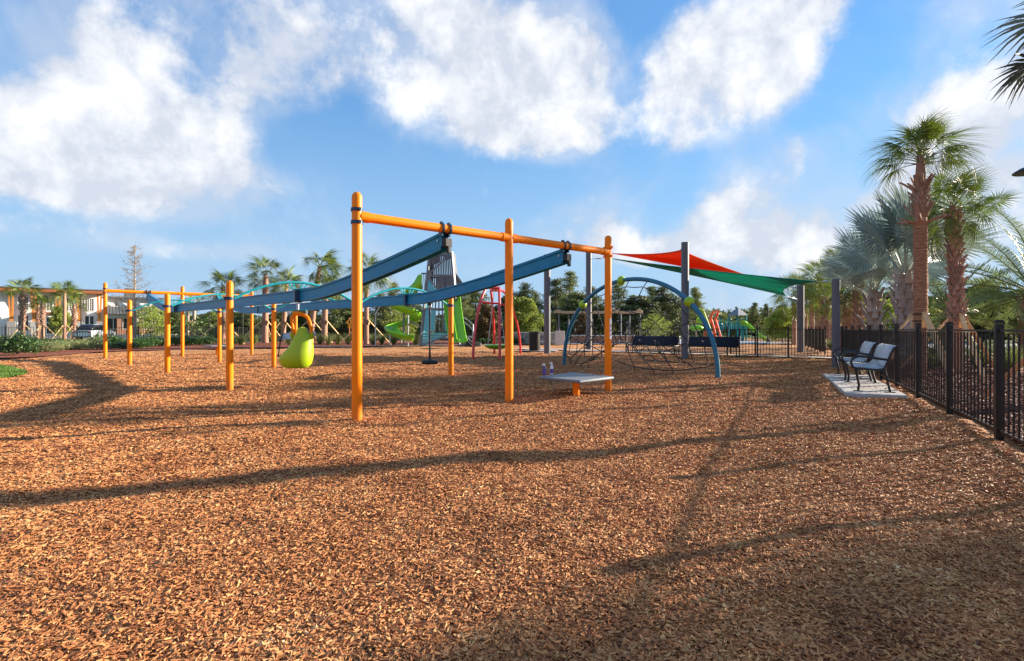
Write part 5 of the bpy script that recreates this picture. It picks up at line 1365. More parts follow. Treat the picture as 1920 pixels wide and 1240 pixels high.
# ================================================================== shrubs and grasses
SH = {}
for key, m_, leaf, n_ in (('shrub', 'shrub', .085, 2200), ('variegated', 'variegated', .075, 1900), ('loose', 'shrub', .10, 1100)):
    for q in range(2):
        r_ = np.random.default_rng(200 + q + len(key)); bl = [(math.cos(a) * .32, math.sin(a) * .32, .42 + .1 * math.sin(a * 3 + q), .33, .33) for a in np.linspace(0, 5.4, 6)] + [(0, 0, .62, .32, .34)]
        v, f = crown_np(300 + q, bl, n_, leaf, .45); SH[key, q] = np_mesh('foliage', v, f, M[m_])
stem = MB()
for k in range(7): a = k * .9; stem.tube([(0, 0, 0), (math.cos(a) * .12, math.sin(a) * .12, .3), (math.cos(a) * .3, math.sin(a) * .3, .62)], [.014, .010, .004], 4, False)
STEM = stem.mesh('stems', M['bark'], False)
def tuft(seed):
    r = random.Random(seed); mb = MB()
    for k in range(170):
        a = r.uniform(0, 6.283); L = r.uniform(.5, 1.05); q = r.uniform(.15, .62); b = Vector((math.cos(a) * .07, math.sin(a) * .07, 0)) * r.random(); s = Vector((-math.sin(a), math.cos(a), 0)) * .006
        m_ = b + Vector((math.cos(a) * q * .45, math.sin(a) * q * .45, L * .62)); e = b + Vector((math.cos(a) * q, math.sin(a) * q, L * .80))
        mb.add([b - s, b + s, m_ + s, e, m_ - s], [(0, 1, 2, 4), (4, 2, 3)])
    return mb.mesh('blades', M['grassblade'], False)
TUFT = [tuft(1), tuft(2)]
def shrub(kind, label, px, d, w, h_, group=None, q=0, z=0.026):
    p = at(px, d); rt = thing('ornamental_grass' if kind == 'grass' else 'shrub', label, 'plant', (p.x, p.y, z), q * 1.7 + px, group)
    if kind == 'grass': link('blades', TUFT[q % 2], rt); rt.scale = (w, w, h_)
    else: link('foliage', SH[kind, q % 2], rt); link('stems', STEM, rt); rt.scale = (w, w, h_ * (1 if 'large' in label else .70))
gV = 'pale variegated shrubs along the left bed'
shrub('shrub', 'large glossy dark green shrub at the left edge of the bed', 33, 24.0, 1.25, 1.05, None, 0)
shrub('loose', 'leggy green shrub cut by the left edge of the picture', -4, 26.5, 1.1, 1.0)
for i, (px, d, w, h_, wh) in enumerate(((66, 28, 1.1, .70, 'directly right of the big dark shrub'), (84, 27.2, 1.2, .80, 'second from the big dark shrub, nearest the mulch edge'), (102, 28.5, 1.1, .8, 'third from the big dark shrub'), (121, 30, 1.2, .8, 'in the middle of the pale row'), (143, 31, 1.2, .85, 'under the smooth-trunked palm'), (163, 31.5, 1.1, .8, 'below the parked car'), (182, 30.5, 1.2, .95, 'right beside the leftmost orange post'))):
    shrub('variegated', 'pale variegated shrub ' + wh, px, d, w, h_, gV, i)
gG = 'green shrubs along the fence behind the ride'
for i, (px, d, w, h_, wh) in enumerate(((75, 32, 1.2, .9, 'behind the pale shrubs under the two short palms'), (112, 33.5, 1.3, .9, 'behind the pale row below the entrance tree'), (186, 33.5, 1.3, 1.25, 'against the fence left of the leftmost post'), (215, 33, 1.2, 1.1, 'right of the leftmost orange post'), (232, 31, 1.1, .75, 'left of the second low post'), (262, 33, 1.4, .9, 'under the bare twiggy tree'), (278, 34.5, 1.2, 1.1, 'right of the twiggy tree trunk'), (297, 36, 1.3, 1.0, 'left of the third low post'), (330, 37, 1.2, 1.15, 'between the third low post and its neighbour'), (357, 38, 1.4, 1.0, 'right of the middle far post'), (385, 39, 1.3, 1.1, 'left of the far grey platform'), (440, 41, 1.3, .9, 'behind the far grey platform'))):
    shrub('loose' if i % 3 else 'shrub', 'green shrub ' + wh, px, d, w, h_, gG, i)
gO = 'clumps of ornamental grass under the braced palms'
for i, (px, wh) in enumerate(((452, 'left of the full-crowned palm'), (476, 'at the foot of the full-crowned palm, left'), (512, 'behind the middle low post'), (542, 'left of the lime seat'), (600, 'left of the shorter braced palm'), (616, 'right of the shorter braced palm'), (634, 'farther right of the shorter braced palm'), (652, 'below the yellow sign'), (700, 'right of the nearest post'), (716, 'between the nearest post and the slide handrail'), (780, 'left of the tower foot'), (738, 'left of the spiral slide foot'))):
    shrub('grass', 'clump of ornamental grass ' + wh, px, 38.5 + (i * 7 % 5) * .5, 1.5, 1.15, gO, i)
gH = 'low plants in the bed by the stone wall'
for i, (px, wh) in enumerate(((905, 'behind the red swing, left leg'), (952, 'behind the red swing, right leg'), (968, 'left of the litter bin'), (1078, 'by the left foot of the arch climber'), (1118, 'seen through the left of the rope net'))):
    shrub('loose', 'low leafy plant ' + wh, px, 41 if px < 1000 else 44, 1.2, .8, gH, i)
gR = 'grass clumps behind the right-hand fence'
for i, (px, d, wh) in enumerate(((1560, 29, 'at the far corner behind the near column'), (1740, 15.5, 'behind the wrapped palm'), (1765, 17, 'between the two nearest palms'), (1800, 19, 'right behind the second nearest palm'), (1835, 16.5, 'right of the second nearest palm'), (1858, 20, 'just left of the nearest fence post'), (1885, 17, 'just right of the nearest fence post'), (1910, 19.5, 'at the right edge of the picture'), (1845, 22.5, 'farthest, below the side road'), (1895, 14.5, 'nearest to the right edge'))):
    shrub('grass', 'clump of ornamental grass ' + wh, px, d, 1.7, .95, gR, i)

# ================================================================== slatted tower with slides
TD = 37.0
tw = thing('play_tower', 'tall grey slatted play tower with teal panels', 'play tower', tuple(at(822, TD)))
def W(px, py, d): return at(px, d, py)
fd_, bd_ = 36.0, 38.4
def corner(px_b, px_t, d, dt): return [Vector((at(px_b, d).x, d, -.05)), Vector((at(px_t, dt).x, dt, 6.47))]
cF = [corner(788, 806, 36.0, 36.6), corner(862, 847, 36.2, 36.6)]
cB = [corner(800, 811, 38.6, 37.8), corner(868, 851, 38.4, 37.8)]
def cp(c, z): return c[0].lerp(c[1], (z + .05) / 6.52)
for c in cF + cB:
    mb = MB(); mb.bar(c[0], c[1], .15, .15); part('corner_post', mb, M['greymetal'], tw, smooth=False)
zl = [(6.42, 'top_rail'), (4.85, 'mid_rail'), (3.72, 'floor_beam'), (2.55, 'mid_rail')]
for z, nm in zl:
    q = [cp(cF[0], z), cp(cF[1], z), cp(cB[1], z), cp(cB[0], z)]
    for a, b in zip(q, q[1:] + q[:1]): mb = MB(); mb.bar(a, b, .09, .12); part(nm, mb, M['greymetal'], tw, smooth=False)
for z, nm in ((3.78, 'deck'), (6.38, 'roof_panel')):
    q = [cp(cF[0], z), cp(cF[1], z), cp(cB[1], z), cp(cB[0], z)]; mb = MB(); mb.add(q + [p - Vector((0, 0, .05)) for p in q], [(0, 1, 2, 3)[::-1], (4, 5, 6, 7), (0, 1, 5, 4), (1, 2, 6, 5), (2, 3, 7, 6), (3, 0, 4, 7)])
    if nm == 'deck': part(nm, mb, M['slat'], tw, smooth=False)
def face_slats(cA, cB_, z0, z1, n, m, tA=0.04, tB=.96, z1f=None, z0f=None, w=.085):
    for k in range(n):
        t = tA + (tB - tA) * (k + .5) / n; lo = z0 if z0f is None else z0f(t); hi = z1 if z1f is None else z1f(t)
        if hi - lo < .12: continue
        a = cp(cA, lo).lerp(cp(cB_, lo), t); b = cp(cA, hi).lerp(cp(cB_, hi), t); mb = MB(); nrm = (cp(cB_, lo) - cp(cA, lo)).cross(Vector((0, 0, 1)))
        mb.bar(a, b, w, .03, up=nrm); part('slat', mb, m, tw, smooth=False)
face_slats(cF[0], cF[1], 4.92, 6.36, 12, M['slat'], z0f=lambda t: 4.92 + .55 + 1.0 * t * .6)
mb = MB(); mb.bar(cp(cF[0], 4.9), cp(cF[1], 6.35), .10, .09); part('diagonal_brace', mb, M['greymetal'], tw, smooth=False)
face_slats(cB[0], cB[1], 4.92, 6.36, 13, M['slat']); face_slats(cF[1], cB[1], 4.92, 6.36, 9, M['slat']); face_slats(cF[0], cB[0], 4.92, 6.36, 9, M['slat'], w=.12)
face_slats(cF[0], cF[1], 3.80, 4.78, 13, M['slat'], tA=.34); face_slats(cB[0], cB[1], 3.80, 4.78, 13, M['slat']); face_slats(cF[1], cB[1], 3.80, 4.78, 9, M['slat'])
face_slats(cF[0], cF[1], 3.1, 4.70, 6, M['lightteal'], tA=.03, tB=.44, z1f=lambda t: 4.75 - 2.4 * t, w=.13)
mb = MB(); mb.bar(cp(cF[0], 4.8), cp(cF[0], 3.7).lerp(cp(cF[1], 3.7), .46), .10, .09); part('diagonal_brace', mb, M['greymetal'], tw, smooth=False)
face_slats(cF[0], cF[1], 1.05, 2.5, 6, M['lightteal'], tA=.06, tB=.34, w=.14); face_slats(cF[0], cF[1], 1.05, 2.5, 6, M['lightteal'], tA=.62, tB=.97, w=.12)
for k in range(5):     # stepped teal boards that shorten towards the ground
    z = .85 - k * .19; a = cp(cF[0], z).lerp(cp(cF[1], z), .04); b = cp(cF[0], z).lerp(cp(cF[1], z), .78 - k * .15); mb = MB(); mb.bar(a, b, .03, .15); part('step_board', mb, M['lightteal'], tw, smooth=False)
mb = MB(); mb.bar(cp(cF[0], 0), cp(cF[0], .95).lerp(cp(cF[1], .95), .90), .08, .10); part('diagonal_brace', mb, M['greymetal'], tw, smooth=False)
for z in (1.0, 1.5, 2.0, 2.6, 3.2): a = cp(cF[0], z).lerp(cp(cF[1], z), .38) + Vector((0, .5, 0)); b = cp(cF[0], z).lerp(cp(cF[1], z), .60) + Vector((0, .5, 0)); mb = MB(); mb.bar(a, b, .25, .05); part('ladder_step', mb, M['slat'], tw, smooth=False)
face_slats(cF[0], cB[0], .5, 3.6, 8, M['lightteal'], w=.10); face_slats(cB[0], cB[1], 1.0, 3.6, 8, M['slat'], w=.09)
# side box where the spiral slide leaves
sb0, sb1 = W(790, 513, 37.2), W(806, 513, 37.2)
for k in range(5): px = 789 + k * 3.4; mb = MB(); mb.bar(W(px, 545, 36.9), W(px + 1.5, 514, 36.9), .09, .03); part('slat', mb, M['slat'], tw, smooth=False)
mb = MB(); mb.bar(W(788, 545, 36.9), W(808, 545, 36.9), .1, .1); mb.bar(W(790, 513, 36.9), W(808, 513, 36.9), .1, .1); part('side_frame', mb, M['greymetal'], tw, smooth=False)
# struts on the right and long braces
for (a, b) in ((W(853, 512, 37.4), W(872, 539, 37.4)), (W(872, 539, 37.4), W(858, 580, 37.4)), (W(772, 571, 37.2), W(795, 586, 37.2)), (W(765, 600, 37.2), W(795, 618, 37.2))):
    mb = MB(); mb.bar(a, b, .11, .11); part('strut', mb, M['greymetal'], tw, smooth=False)
mb = MB(); mb.add([W(853, 514, 37.35), W(871, 538, 37.35), W(853, 544, 37.35)], [(0, 1, 2)]); part('mesh_panel', mb, M['slat'], tw, solid=.02, smooth=False)
def trough(path, width, depth, m, name, parent, ups=None, n=9, solid=.05):
    mb = MB(); P = []
    for i, p in enumerate(path):
        p = Vector(p); t = (Vector(path[min(i + 1, len(path) - 1)]) - Vector(path[max(0, i - 1)])).normalized()
        s = t.cross(Vector((0, 0, 1))).normalized(); u = s.cross(t).normalized()
        w = width[i] if isinstance(width, list) else width
        P.append([p + s * (math.cos(a) * w / 2) + u * (-math.sin(a) * depth) + u * depth for a in [PI * k / (n - 1) for k in range(n)]])
    mb.grid(P); return part(name, mb, m, parent, solid=solid)
# spiral slide
sp = thing('spiral_slide', 'lime green spiral slide winding down left of the slatted tower', 'slide', tuple(at(760, 37)))
ax = at(757, 37.3); path = []
st = [W(791, 541, 37.1), W(783, 543, 37.0), W(774, 551, 36.9)]
path += [tuple(p) for p in st]
turns = 1.62
for i in range(46):
    t = i / 45; a = R(62) + t * turns * 2 * PI; z = 3.45 - 3.05 * t
    path.append((ax.x + math.cos(a) * .86, ax.y + math.sin(a) * .86, z))
path.append((path[-1][0] + (path[-1][0] - path[-2][0]) * 3, path[-1][1] + (path[-1][1] - path[-2][1]) * 3, .36))
trough(path, .85, .42, M['slide'], 'chute', sp)
mb = MB(); P = []      # the flared hood at the top
for (px, pt, pb, w) in ((791, 514, 545, .75), (784, 516, 546, .7), (776, 530, 552, .5), (766, 541, 556, .3)): P.append([W(px, pt, 36.6), W(px, (pt + pb) / 2, 36.45), W(px, pb, 36.6)])
mb.grid(P); part('entry_hood', mb, M['slide'], sp, solid=.05)
mb = MB(); mb.tube([(ax.x, ax.y, 0), (ax.x, ax.y, 3.0)], .07, 12); part('pole', mb, M['greymetal'], sp)
for px, t_ in ((731, 588), (763, 592), (765, 594)):
    pass
mb = MB(); mb.tube([at(704, 36, z=0), at(704, 36, z=1.9), at(705, 36, z=2.25), at(710, 36, z=2.6), at(718, 36, z=2.95), at(728, 36.3, z=3.2)], .04, 10); part('handrail', mb, M['steel'], sp)
for px in (731, 765):
    mb = MB(); mb.tube([at(px, 36.4, z=0), at(px + .5, 36.4, z=1.1 if px == 731 else 2.2)], .05, 10); part('support_post', mb, M['steel'], sp)
# straight double slide on the right
ds = thing('double_slide', 'lime green double slide coming down the right of the slatted tower', 'slide', tuple(at(850, 34.5)))
for k, px in enumerate((838, 853)):
    path = []
    for i in range(13):
        t = i / 12; z = 3.5 * (1 - t) ** 1.05 * .98 + .30 * t if t < .82 else .30 + (1 - t) * 3.1 * .98 - .0
        d = 37.0 - 3.6 * t; path.append((at(px + 6 * t + (8 * t * t), d).x, d, max(.32, 3.4 * (1 - t * 1.08) + .30)))
    path.append((path[-1][0] + .05, path[-1][1] - .35, .34))
    trough(path, .62, .22, M['slide'], 'chute', ds)
# ramp with panels and handrails right of the slides
rp = thing('climbing_ramp', 'grey ramp with handrails and cut-out panels right of the double slide', 'ramp', tuple(at(885, 37)))
for (a, b) in (((858, 588), (881, 603)), ((858, 594), (880, 612))):
    mb = MB(); mb.tube([W(a[0], a[1], 37), W(b[0], b[1], 37), W(b[0] + 6, b[1] + 6, 36.6), at(b[0] + 7, 36.5, z=0)], .035, 8); part('handrail', mb, M['steel'], rp)
mb = MB(); mb.add([W(868, 622, 37.2), W(884, 641, 36.8), W(902, 643, 36.8), W(902, 650, 36.8), W(866, 650, 37.2)], [(0, 1, 2, 3, 4)]); part('side_panel', mb, M['greymetal'], rp, solid=.06, smooth=False)
for k in range(4): mb = MB(); q = W(872 + k * 5, 636 + k * 3, 36.75); mb.box(q, (.09, .02, .22)); part('cutout', mb, M['black'], rp, smooth=False)
mb = MB(); mb.bar(W(868, 634, 36.6), W(886, 651, 36.2), .12, .16); part('ramp_edge', mb, M['rubber'], rp, smooth=False)

# ================================================================== second playground beyond the back fence
pg = thing('small_play_tower', 'small teal play tower with a dark hip roof beyond the back fence', 'play tower', tuple(at(1385, 50)))
for px in (1368, 1383, 1399):
    mb = MB(); mb.tube([at(px, 50, z=0), at(px, 50, 592)], .07, 10); part('post', mb, M['teal'], pg)
ap = at(1384, 50, 577); q = [at(1364, 49, 591.5), at(1384, 48.3, 591.5), at(1402, 49.4, 591.5), at(1400, 51.5, 591.3), at(1368, 51.5, 591.3)]
mb = MB(); mb.add([ap] + q, [(0, 1, 2), (0, 2, 3), (0, 3, 4), (0, 4, 5), (0, 5, 1)]); part('hip_roof', mb, M['roofgrey'], pg, solid=.06, smooth=False)
for i, px in enumerate(range(1348, 1402, 4)):
    mb = MB(); mb.bar(at(px, 50, 618), at(px, 50, 600 + (i % 3)), .13, .05); part('teal_panel', mb, M['teal' if i % 2 else 'lightteal'], pg, smooth=False)
mb = MB(); mb.tube([at(1346, 50, 601), at(1372, 50, 604), at(1400, 50, 601)], .06, 8); part('top_rail', mb, M['lime'], pg)
for px in (1350, 1366, 1392): mb = MB(); mb.bar(at(px, 50.2, z=0), at(px, 50.2, 598), .3, .2); part('tower_leg', mb, M['teal'], pg, smooth=False)
mb = MB(); mb.add([at(1388, 49.6, 606), at(1394, 49.3, 601), at(1402, 49.3, 605), at(1396, 49.6, 612)], [(0, 1, 2, 3)]); part('slide_hood', mb, M['lime'], pg, solid=.08)
gs = thing('green_slide', 'long lime green slide right of the small teal tower', 'slide', tuple(at(1415, 49)))
trough([tuple(at(px, 49.5 - k * .2, py)) for k, (px, py) in enumerate(((1394, 607), (1400, 611), (1408, 618), (1417, 627), (1427, 635), (1438, 640)))], .75, .28, M['slide'], 'chute', gs)
mb = MB(); mb.tube([at(1410, 49, z=0), at(1410, 49, 620)], .05, 8); part('post', mb, M['greymetal'], gs)
xf = thing('crossed_climber', 'red-orange crossed climbing frame beyond the back fence', 'climber', tuple(at(1335, 46)))
for (a, b, dz) in (((1319, 634), (1337, 583), 0), ((1331, 590), (1343, 634), .3), ((1341, 600), (1347, 584), .5), ((1340, 595), (1352, 634), .8), ((1333, 634), (1346, 600), .9)):
    mb = MB(); mb.tube([at(a[0], 46 + dz, a[1]), at((a[0] + b[0]) / 2 + .6, 46 + dz, (a[1] + b[1]) / 2), at(b[0], 46 + dz, b[1])], .085, 10); part('leg', mb, M['redorange'], xf)
mb = MB(); mb.tube([at(1347, 46.3, 584), at(1343, 46.3, 582.5), at(1340, 46.3, 584.5), at(1342, 46.3, 588)], .08, 8); part('curl', mb, M['redorange'], xf)
la = thing('lime_arch', 'lime green bent tube climber left of the red crossed frame', 'climber', tuple(at(1320, 46)))
mb = MB(); mb.tube([at(1307, 45, 605), at(1308, 45, 584), at(1311, 45, 579), at(1318, 45, 582), at(1324, 45, 597), at(1331, 45, 616), at(1336, 45, z=0)], .08, 10); part('tube', mb, M['lime'], la)
mb = MB(); mb.ball(at(1314, 45.2, 600), .25, 12); mb.ball(at(1306, 45.4, 615), .42, 12, sq=(1.4, 1, .6)); part('moulded_hood', mb, M['slide'], la)

# ================================================================== picnic shade, stone wall
ps = thing('picnic_shelter', 'low tan shade canopy on grey posts behind the arch climber', 'shelter', tuple(at(1100, 50)))
for (x0, x1, d0) in ((1038, 1162, 50), (1150, 1205, 46)):
    P = []
    for i in range(15):
        t = i / 14; px = x0 + (x1 - x0) * t; arc = 5.5 * math.sin(PI * min(1, max(0, (t - .78) / .22))) if True else 0; a0 = 3 * math.sin(PI * min(1, t / .12)) if t < .12 else 0
        P.append([at(px, d0 - 1.4, 588.5 - arc - a0), at(px, d0 - 1.4, 583.5 - arc - a0), at(px, d0 + .3, 584.5 - arc - a0), at(px, d0 + 1.6, 587)])
    mb = MB(); mb.grid(P); part('canopy', mb, M['sail_tan'], ps, solid=.02)
for px, d in ((1048, 50), (1066, 51), (1078, 49.5), (1110, 51), (1164, 49), (1180, 45), (1200, 46)):
    mb = MB(); mb.tube([at(px, d, z=0), at(px, d, 587)], .08, 10); part('post', mb, M['greymetal'], ps)
sw_ = thing('stone_wall', 'low grey stone block wall behind the litter bin', 'wall', tuple(at(1005, 40)))
rnd = random.Random(2)
w0, w1 = at(962, 41.5), at(1046, 40.5)
for row in range(4):
    x = 0.0; L = (w1 - w0).length; d_ = (w1 - w0).normalized(); 
    while x < L - .05:
        bw = min(rnd.uniform(.32, .52), L - x); mb = MB(); c = w0 + d_ * (x + bw / 2) + Vector((0, rnd.uniform(-.02, .02), .12 + row * .21)); mb.box(c, (bw - .02, .3, .19), math.atan2(d_.y, d_.x)); part('stone', mb, M['stone'], sw_, smooth=False, bevel=.015); x += bw
mb = MB(); mb.bar(w0 + Vector((0, 0, .90)), w1 + Vector((0, 0, .90)), .38, .08); part('cap_stone', mb, M['kerb'], sw_, smooth=False)
mb = MB(); c = at(1049.5, 39.5); mb.box((c.x, c.y, .52), (.68, .6, 1.04)); part('end_pillar', mb, M['kerb'], sw_, smooth=False, bevel=.02)
w2 = thing('stone_wall', 'long low brick-coloured wall seen through the rope net', 'wall', tuple(at(1120, 43)))
w0, w1 = at(1070, 43), at(1190, 42); d_ = (w1 - w0).normalized(); L = (w1 - w0).length
for row in range(3):
    x = 0.0
    while x < L - .05:
        bw = min(rnd.uniform(.42, .62), L - x); mb = MB(); mb.box(w0 + d_ * (x + bw / 2) + Vector((0, 0, .11 + row * .2)), (bw - .02, .3, .185), math.atan2(d_.y, d_.x)); part('stone', mb, M['brick'], w2, smooth=False); x += bw
mb = MB(); mb.bar(w0 + Vector((0, 0, .66)), w1 + Vector((0, 0, .66)), .38, .06); part('cap_stone', mb, M['kerb'], w2, smooth=False)
for i, (px, lab) in enumerate(((1068, 'picnic table nearest the pale pillar, under the tan canopy'), (1100, 'picnic table right of the middle, under the tan canopy'))):
    t_ = thing('picnic_table', lab, 'table', tuple(at(px, 48)), .2, 'picnic tables under the tan canopy'); 
    mb = MB(); mb.box((0, 0, .74), (1.8, .75, .05)); part('table_top', mb, M['black'], t_, world=False, smooth=False, bevel=.01)
    for s in (-1, 1):
        mb = MB(); mb.box((0, s * .72, .44), (1.8, .26, .04)); part('bench_seat', mb, M['black'], t_, world=False, smooth=False)
        mb = MB(); mb.tube([(s * .6, -.7, 0), (s * .6, -.3, .7), (s * .6, .3, .7), (s * .6, .7, 0)], .03, 8); part('leg', mb, M['black'], t_, world=False)

# ================================================================== sign, lamp posts
sg = thing('warning_sign', 'yellow diamond warning sign on a post left of the nearest orange post', 'road sign', tuple(at(655, 46)))
mb = MB(); mb.tube([at(655, 46, z=0), at(655, 46, 596)], .045, 8); part('post', mb, M['lumber_red'], sg)
c = at(655, 45.93, 604.5); mb = MB(); mb.box((c.x, c.y, c.z), (.44, .02, .44), rot=Matrix.Rotation(R(45), 3, 'Y')); o = part('sign_plate', mb, M['yellow'], sg, smooth=False, bevel=.01)
mb = MB(); mb.box((c.x, c.y - .014, c.z), (.10, .006, .22)); mb.box((c.x, c.y - .014, c.z + .15), (.07, .006, .07)); part('sign_symbol', mb, M['black'], sg, smooth=False)
c = at(655, 45.93, 613); mb = MB(); mb.box((c.x, c.y, c.z), (.26, .02, .16)); part('sub_plate', mb, M['yellow'], sg, smooth=False)
def lamp(px, d, top, label, head=True):
    p = at(px, d); t_ = at(px, d, top); rt = thing('lamp_post', label, 'lamp post', tuple(p), 0)
    mb = MB(); mb.lathe([(.13, 0), (.13, .25), (.07, .32), (.055, t_.z)], 14, p); part('pole', mb, M['black'], rt)
    if head: mb = MB(); mb.box((p.x, p.y, t_.z + .04), (.5, .22, .09)); part('lamp_head', mb, M['black'], rt, bevel=.02)
lamp(455, 52, 578, 'thin black lamp post left of the full-crowned palm'); lamp(393, 60, 584, 'thin black lamp post in front of the second far tree', False); lamp(1440, 46, 578, 'thin black pole beside the round yellow-green tree', False)
lamp(152, 58, 553, 'black lamp post with a wide head before the building', True); lamp(1872, 34, 570, 'thin black lamp post rising behind the nearest fence post'); lamp(310, 70, 580, 'thin dark lamp post right of the bare twiggy tree', False)
# lamp with a round black shade hanging in at the right edge
ll = thing('park_lamp', 'round black lamp head poking in at the right edge below the top fronds', 'lamp', (12.1, 12.0, 0))
mb = MB(); mb.lathe([(.30, -.01), (.31, .0), (.30, .02), (.18, .10), (.08, .14), (.05, .24)], 26, (11.66, 12.0, 4.73)); part('lamp_shade', mb, M['black'], ll)
mb = MB(); mb.tube([(11.66, 12, 4.95), (11.66, 12, 5.12), (11.8, 12, 5.2), (12.3, 12, 5.2), (12.5, 12, 5.05)], .025, 8); part('arm', mb, M['black'], ll)
mb = MB(); mb.lathe([(.14, 0), (.14, .3), (.07, .4), (.055, 5.5)], 16, (12.5, 12, 0)); part('pole', mb, M['black'], ll)

# ================================================================== the white building
bo = Vector((-93.1, 97.0, 0)); bx = Vector((10.7, 8.6, 0)).normalized(); bn = Vector((bx.y, -bx.x, 0)); brz = math.atan2(bx.y, bx.x)
bld = thing('white_building', 'two-storey white building with orange timber columns and a grid of windows', 'building', tuple(bo))
def B(s, out, z): return bo + bx * s + bn * out + Vector((0, 0, z))
def bbox(mb, s0, s1, o0, o1, z0, z1): mb.box(B((s0 + s1) / 2, (o0 + o1) / 2, (z0 + z1) / 2), (s1 - s0, abs(o1 - o0), z1 - z0), brz)
def s_of(px):      # distance along the facade under a picture column
    k = (px - 960) / 1000; return (k * bo.y - bo.x) / (bx.x - k * bx.y)
S0, S1 = -14.0, s_of(196)
mb = MB(); bbox(mb, S0, S1, -14, 0, -.1, 8.05); part('wall', mb, M['wall'], bld, smooth=False)
mb = MB(); bbox(mb, S0 - .6, S1 + .6, -14.6, 2.2, 8.62, 8.80); part('roof', mb, M['roofgrey'], bld, smooth=False)
mb = MB(); bbox(mb, S0 - .5, S1 + .5, .004, 2.1, 8.02, 8.60); part('soffit', mb, M['soffit'], bld, smooth=False)
piers = [-13.4, -9.2, -5.0] + [s_of(px) for px in (22, 64.5, 109, 149, 186)]
for s in piers:
    mb = MB(); bbox(mb, s - .55, s + .55, .003, 1.15, -.05, 2.55); part('stone_pier', mb, M['stone'], bld, smooth=False)
    for ds, o0, o1 in ((-.22, .55, 1.25), (.22, .55, 1.35)):
        mb = MB(); mb.bar(B(s + ds * .5, o0, 2.55), B(s + ds * 1.3, o1, 8.0), .24, .28, up=bx); part('timber_column', mb, M['timber'], bld, smooth=False)
def window(s0, s1, z0, z1, nx, nz, label=None, sill=True):
    fr = MB(); t = .12
    bbox(fr, s0, s1, .003, .10, z1 - t, z1); bbox(fr, s0, s1, .003, .10, z0, z0 + t); bbox(fr, s0, s0 + t, .003, .10, z0 + t, z1 - t); bbox(fr, s1 - t, s1, .003, .10, z0 + t, z1 - t)
    iw, iz = (s1 - s0 - 2 * t), (z1 - z0 - 2 * t)
    for k in range(1, nx): bbox(fr, s0 + t + iw * k / nx - (.035 if k * 2 != nx else .08), s0 + t + iw * k / nx + (.035 if k * 2 != nx else .08), .012, .085, z0 + t, z1 - t)
    for k in range(1, nz): bbox(fr, s0 + t, s1 - t, .016, .070, z0 + t + iz * k / nz - .03, z0 + t + iz * k / nz + .03)
    w = part('window', fr, M['window_white'], bld, smooth=False)
    g = MB(); bbox(g, s0 + t, s1 - t, .004, .03, z0 + t, z1 - t); g.move(wpos(w)); link('pane', g.mesh('pane', M['glass'], False), w)
def fz(py, s): d = B(s, 0, 0).y; return EYE + (616 - py) * d / 1000
for a, b in zip(piers[:-1], piers[1:]):
    m_ = (a + b) / 2; hw = min(1.6, (b - a) / 2 - .75)
    window(m_ - hw, m_ + hw, 4.6, 7.15, 4, 6)
    if abs(m_ - s_of(88)) < 1.5:
        mb = MB(); bbox(mb, m_ - 2.0, m_ + 2.0, .01, 1.9, 4.05, 4.3); part('entrance_canopy', mb, M['soffit'], bld, smooth=False)
        mb = MB(); bbox(mb, m_ - .1, m_ + 1.2, .003, .12, 0, 3.4); dr = part('door', mb, M['window_white'], bld, smooth=False)
        g = MB(); bbox(g, m_ + .05, m_ + 1.05, .125, .14, .3, 2.3); bbox(g, m_ + .05, m_ + 1.05, .125, .14, 2.45, 3.3); g.move(wpos(dr)); link('pane', g.mesh('pane', M['glass'], False), dr)
        g = MB(); bbox(g, m_ + .95, m_ + 1.0, .14, .2, 1.0, 1.4); g.move(wpos(dr)); link('handle', g.mesh('handle', M['steel'], False), dr)
        window(m_ - 1.4, m_ - .15, .4, 3.7, 1, 1)
    else: window(m_ - hw, m_ + hw, .75, 3.75, 2, 1)
# lower gabled wing to the right
b2 = thing('gabled_wing', 'low wing with a grey metal awning roof and brick piers behind the orange posts', 'building', tuple(B(S1, 0, 0)))
def part2(nm, mb, m, **k): return part(nm, mb, m, b2, smooth=False, **k)
E1 = S1 + 9.5
mb = MB(); bbox(mb, S1 + .01, E1, -12, -.8, -.1, 7.4); part2('wall', mb, M['wall'])
mb = MB(); bbox(mb, S1 + .01, E1 + .6, -12.5, 0.2, 7.4, 7.7); part2('roof', mb, M['roofgrey'])
P = [[B(S1 + .02, -.79, 5.6), B(S1 + .02, 2.2, 4.1)], [B(E1 + .5, -.79, 5.6), B(E1 + .5, 2.2, 4.1)]]
mb = MB(); mb.grid(P); part2('awning_roof', mb, M['roofgrey'], solid=.12)
for k in range(18):
    s = S1 + .3 + k * (E1 - S1) / 18; mb = MB(); mb.bar(B(s, -.78, 5.7), B(s, 2.2, 4.2), .06, .06); part2('roof_seam', mb, M['roofgrey'])
for s in (S1 + 1.9, S1 + 4.6, S1 + 7.3):
    mb = MB(); mb.bar(B(s, -.4, 5.75), B(s, .1, 7.35), .35, .3); part2('timber_strut', mb, M['roofgrey'])
mb = MB(); bbox(mb, S1 + .01, E1, .6, 1.2, 3.35, 3.95); part2('fascia_beam', mb, M['kerb'])
mb = MB(); bbox(mb, S1 + .01, E1, -.79, .5, -.1, 1.0); part2('brick_plinth', mb, M['brick'])
for s in (S1 + 2.3, S1 + 5.9, S1 + 9.2):
    mb = MB(); bbox(mb, s - .35, s + .35, .55, 1.25, -.1, 3.34); part2('brick_pier', mb, M['brick'])
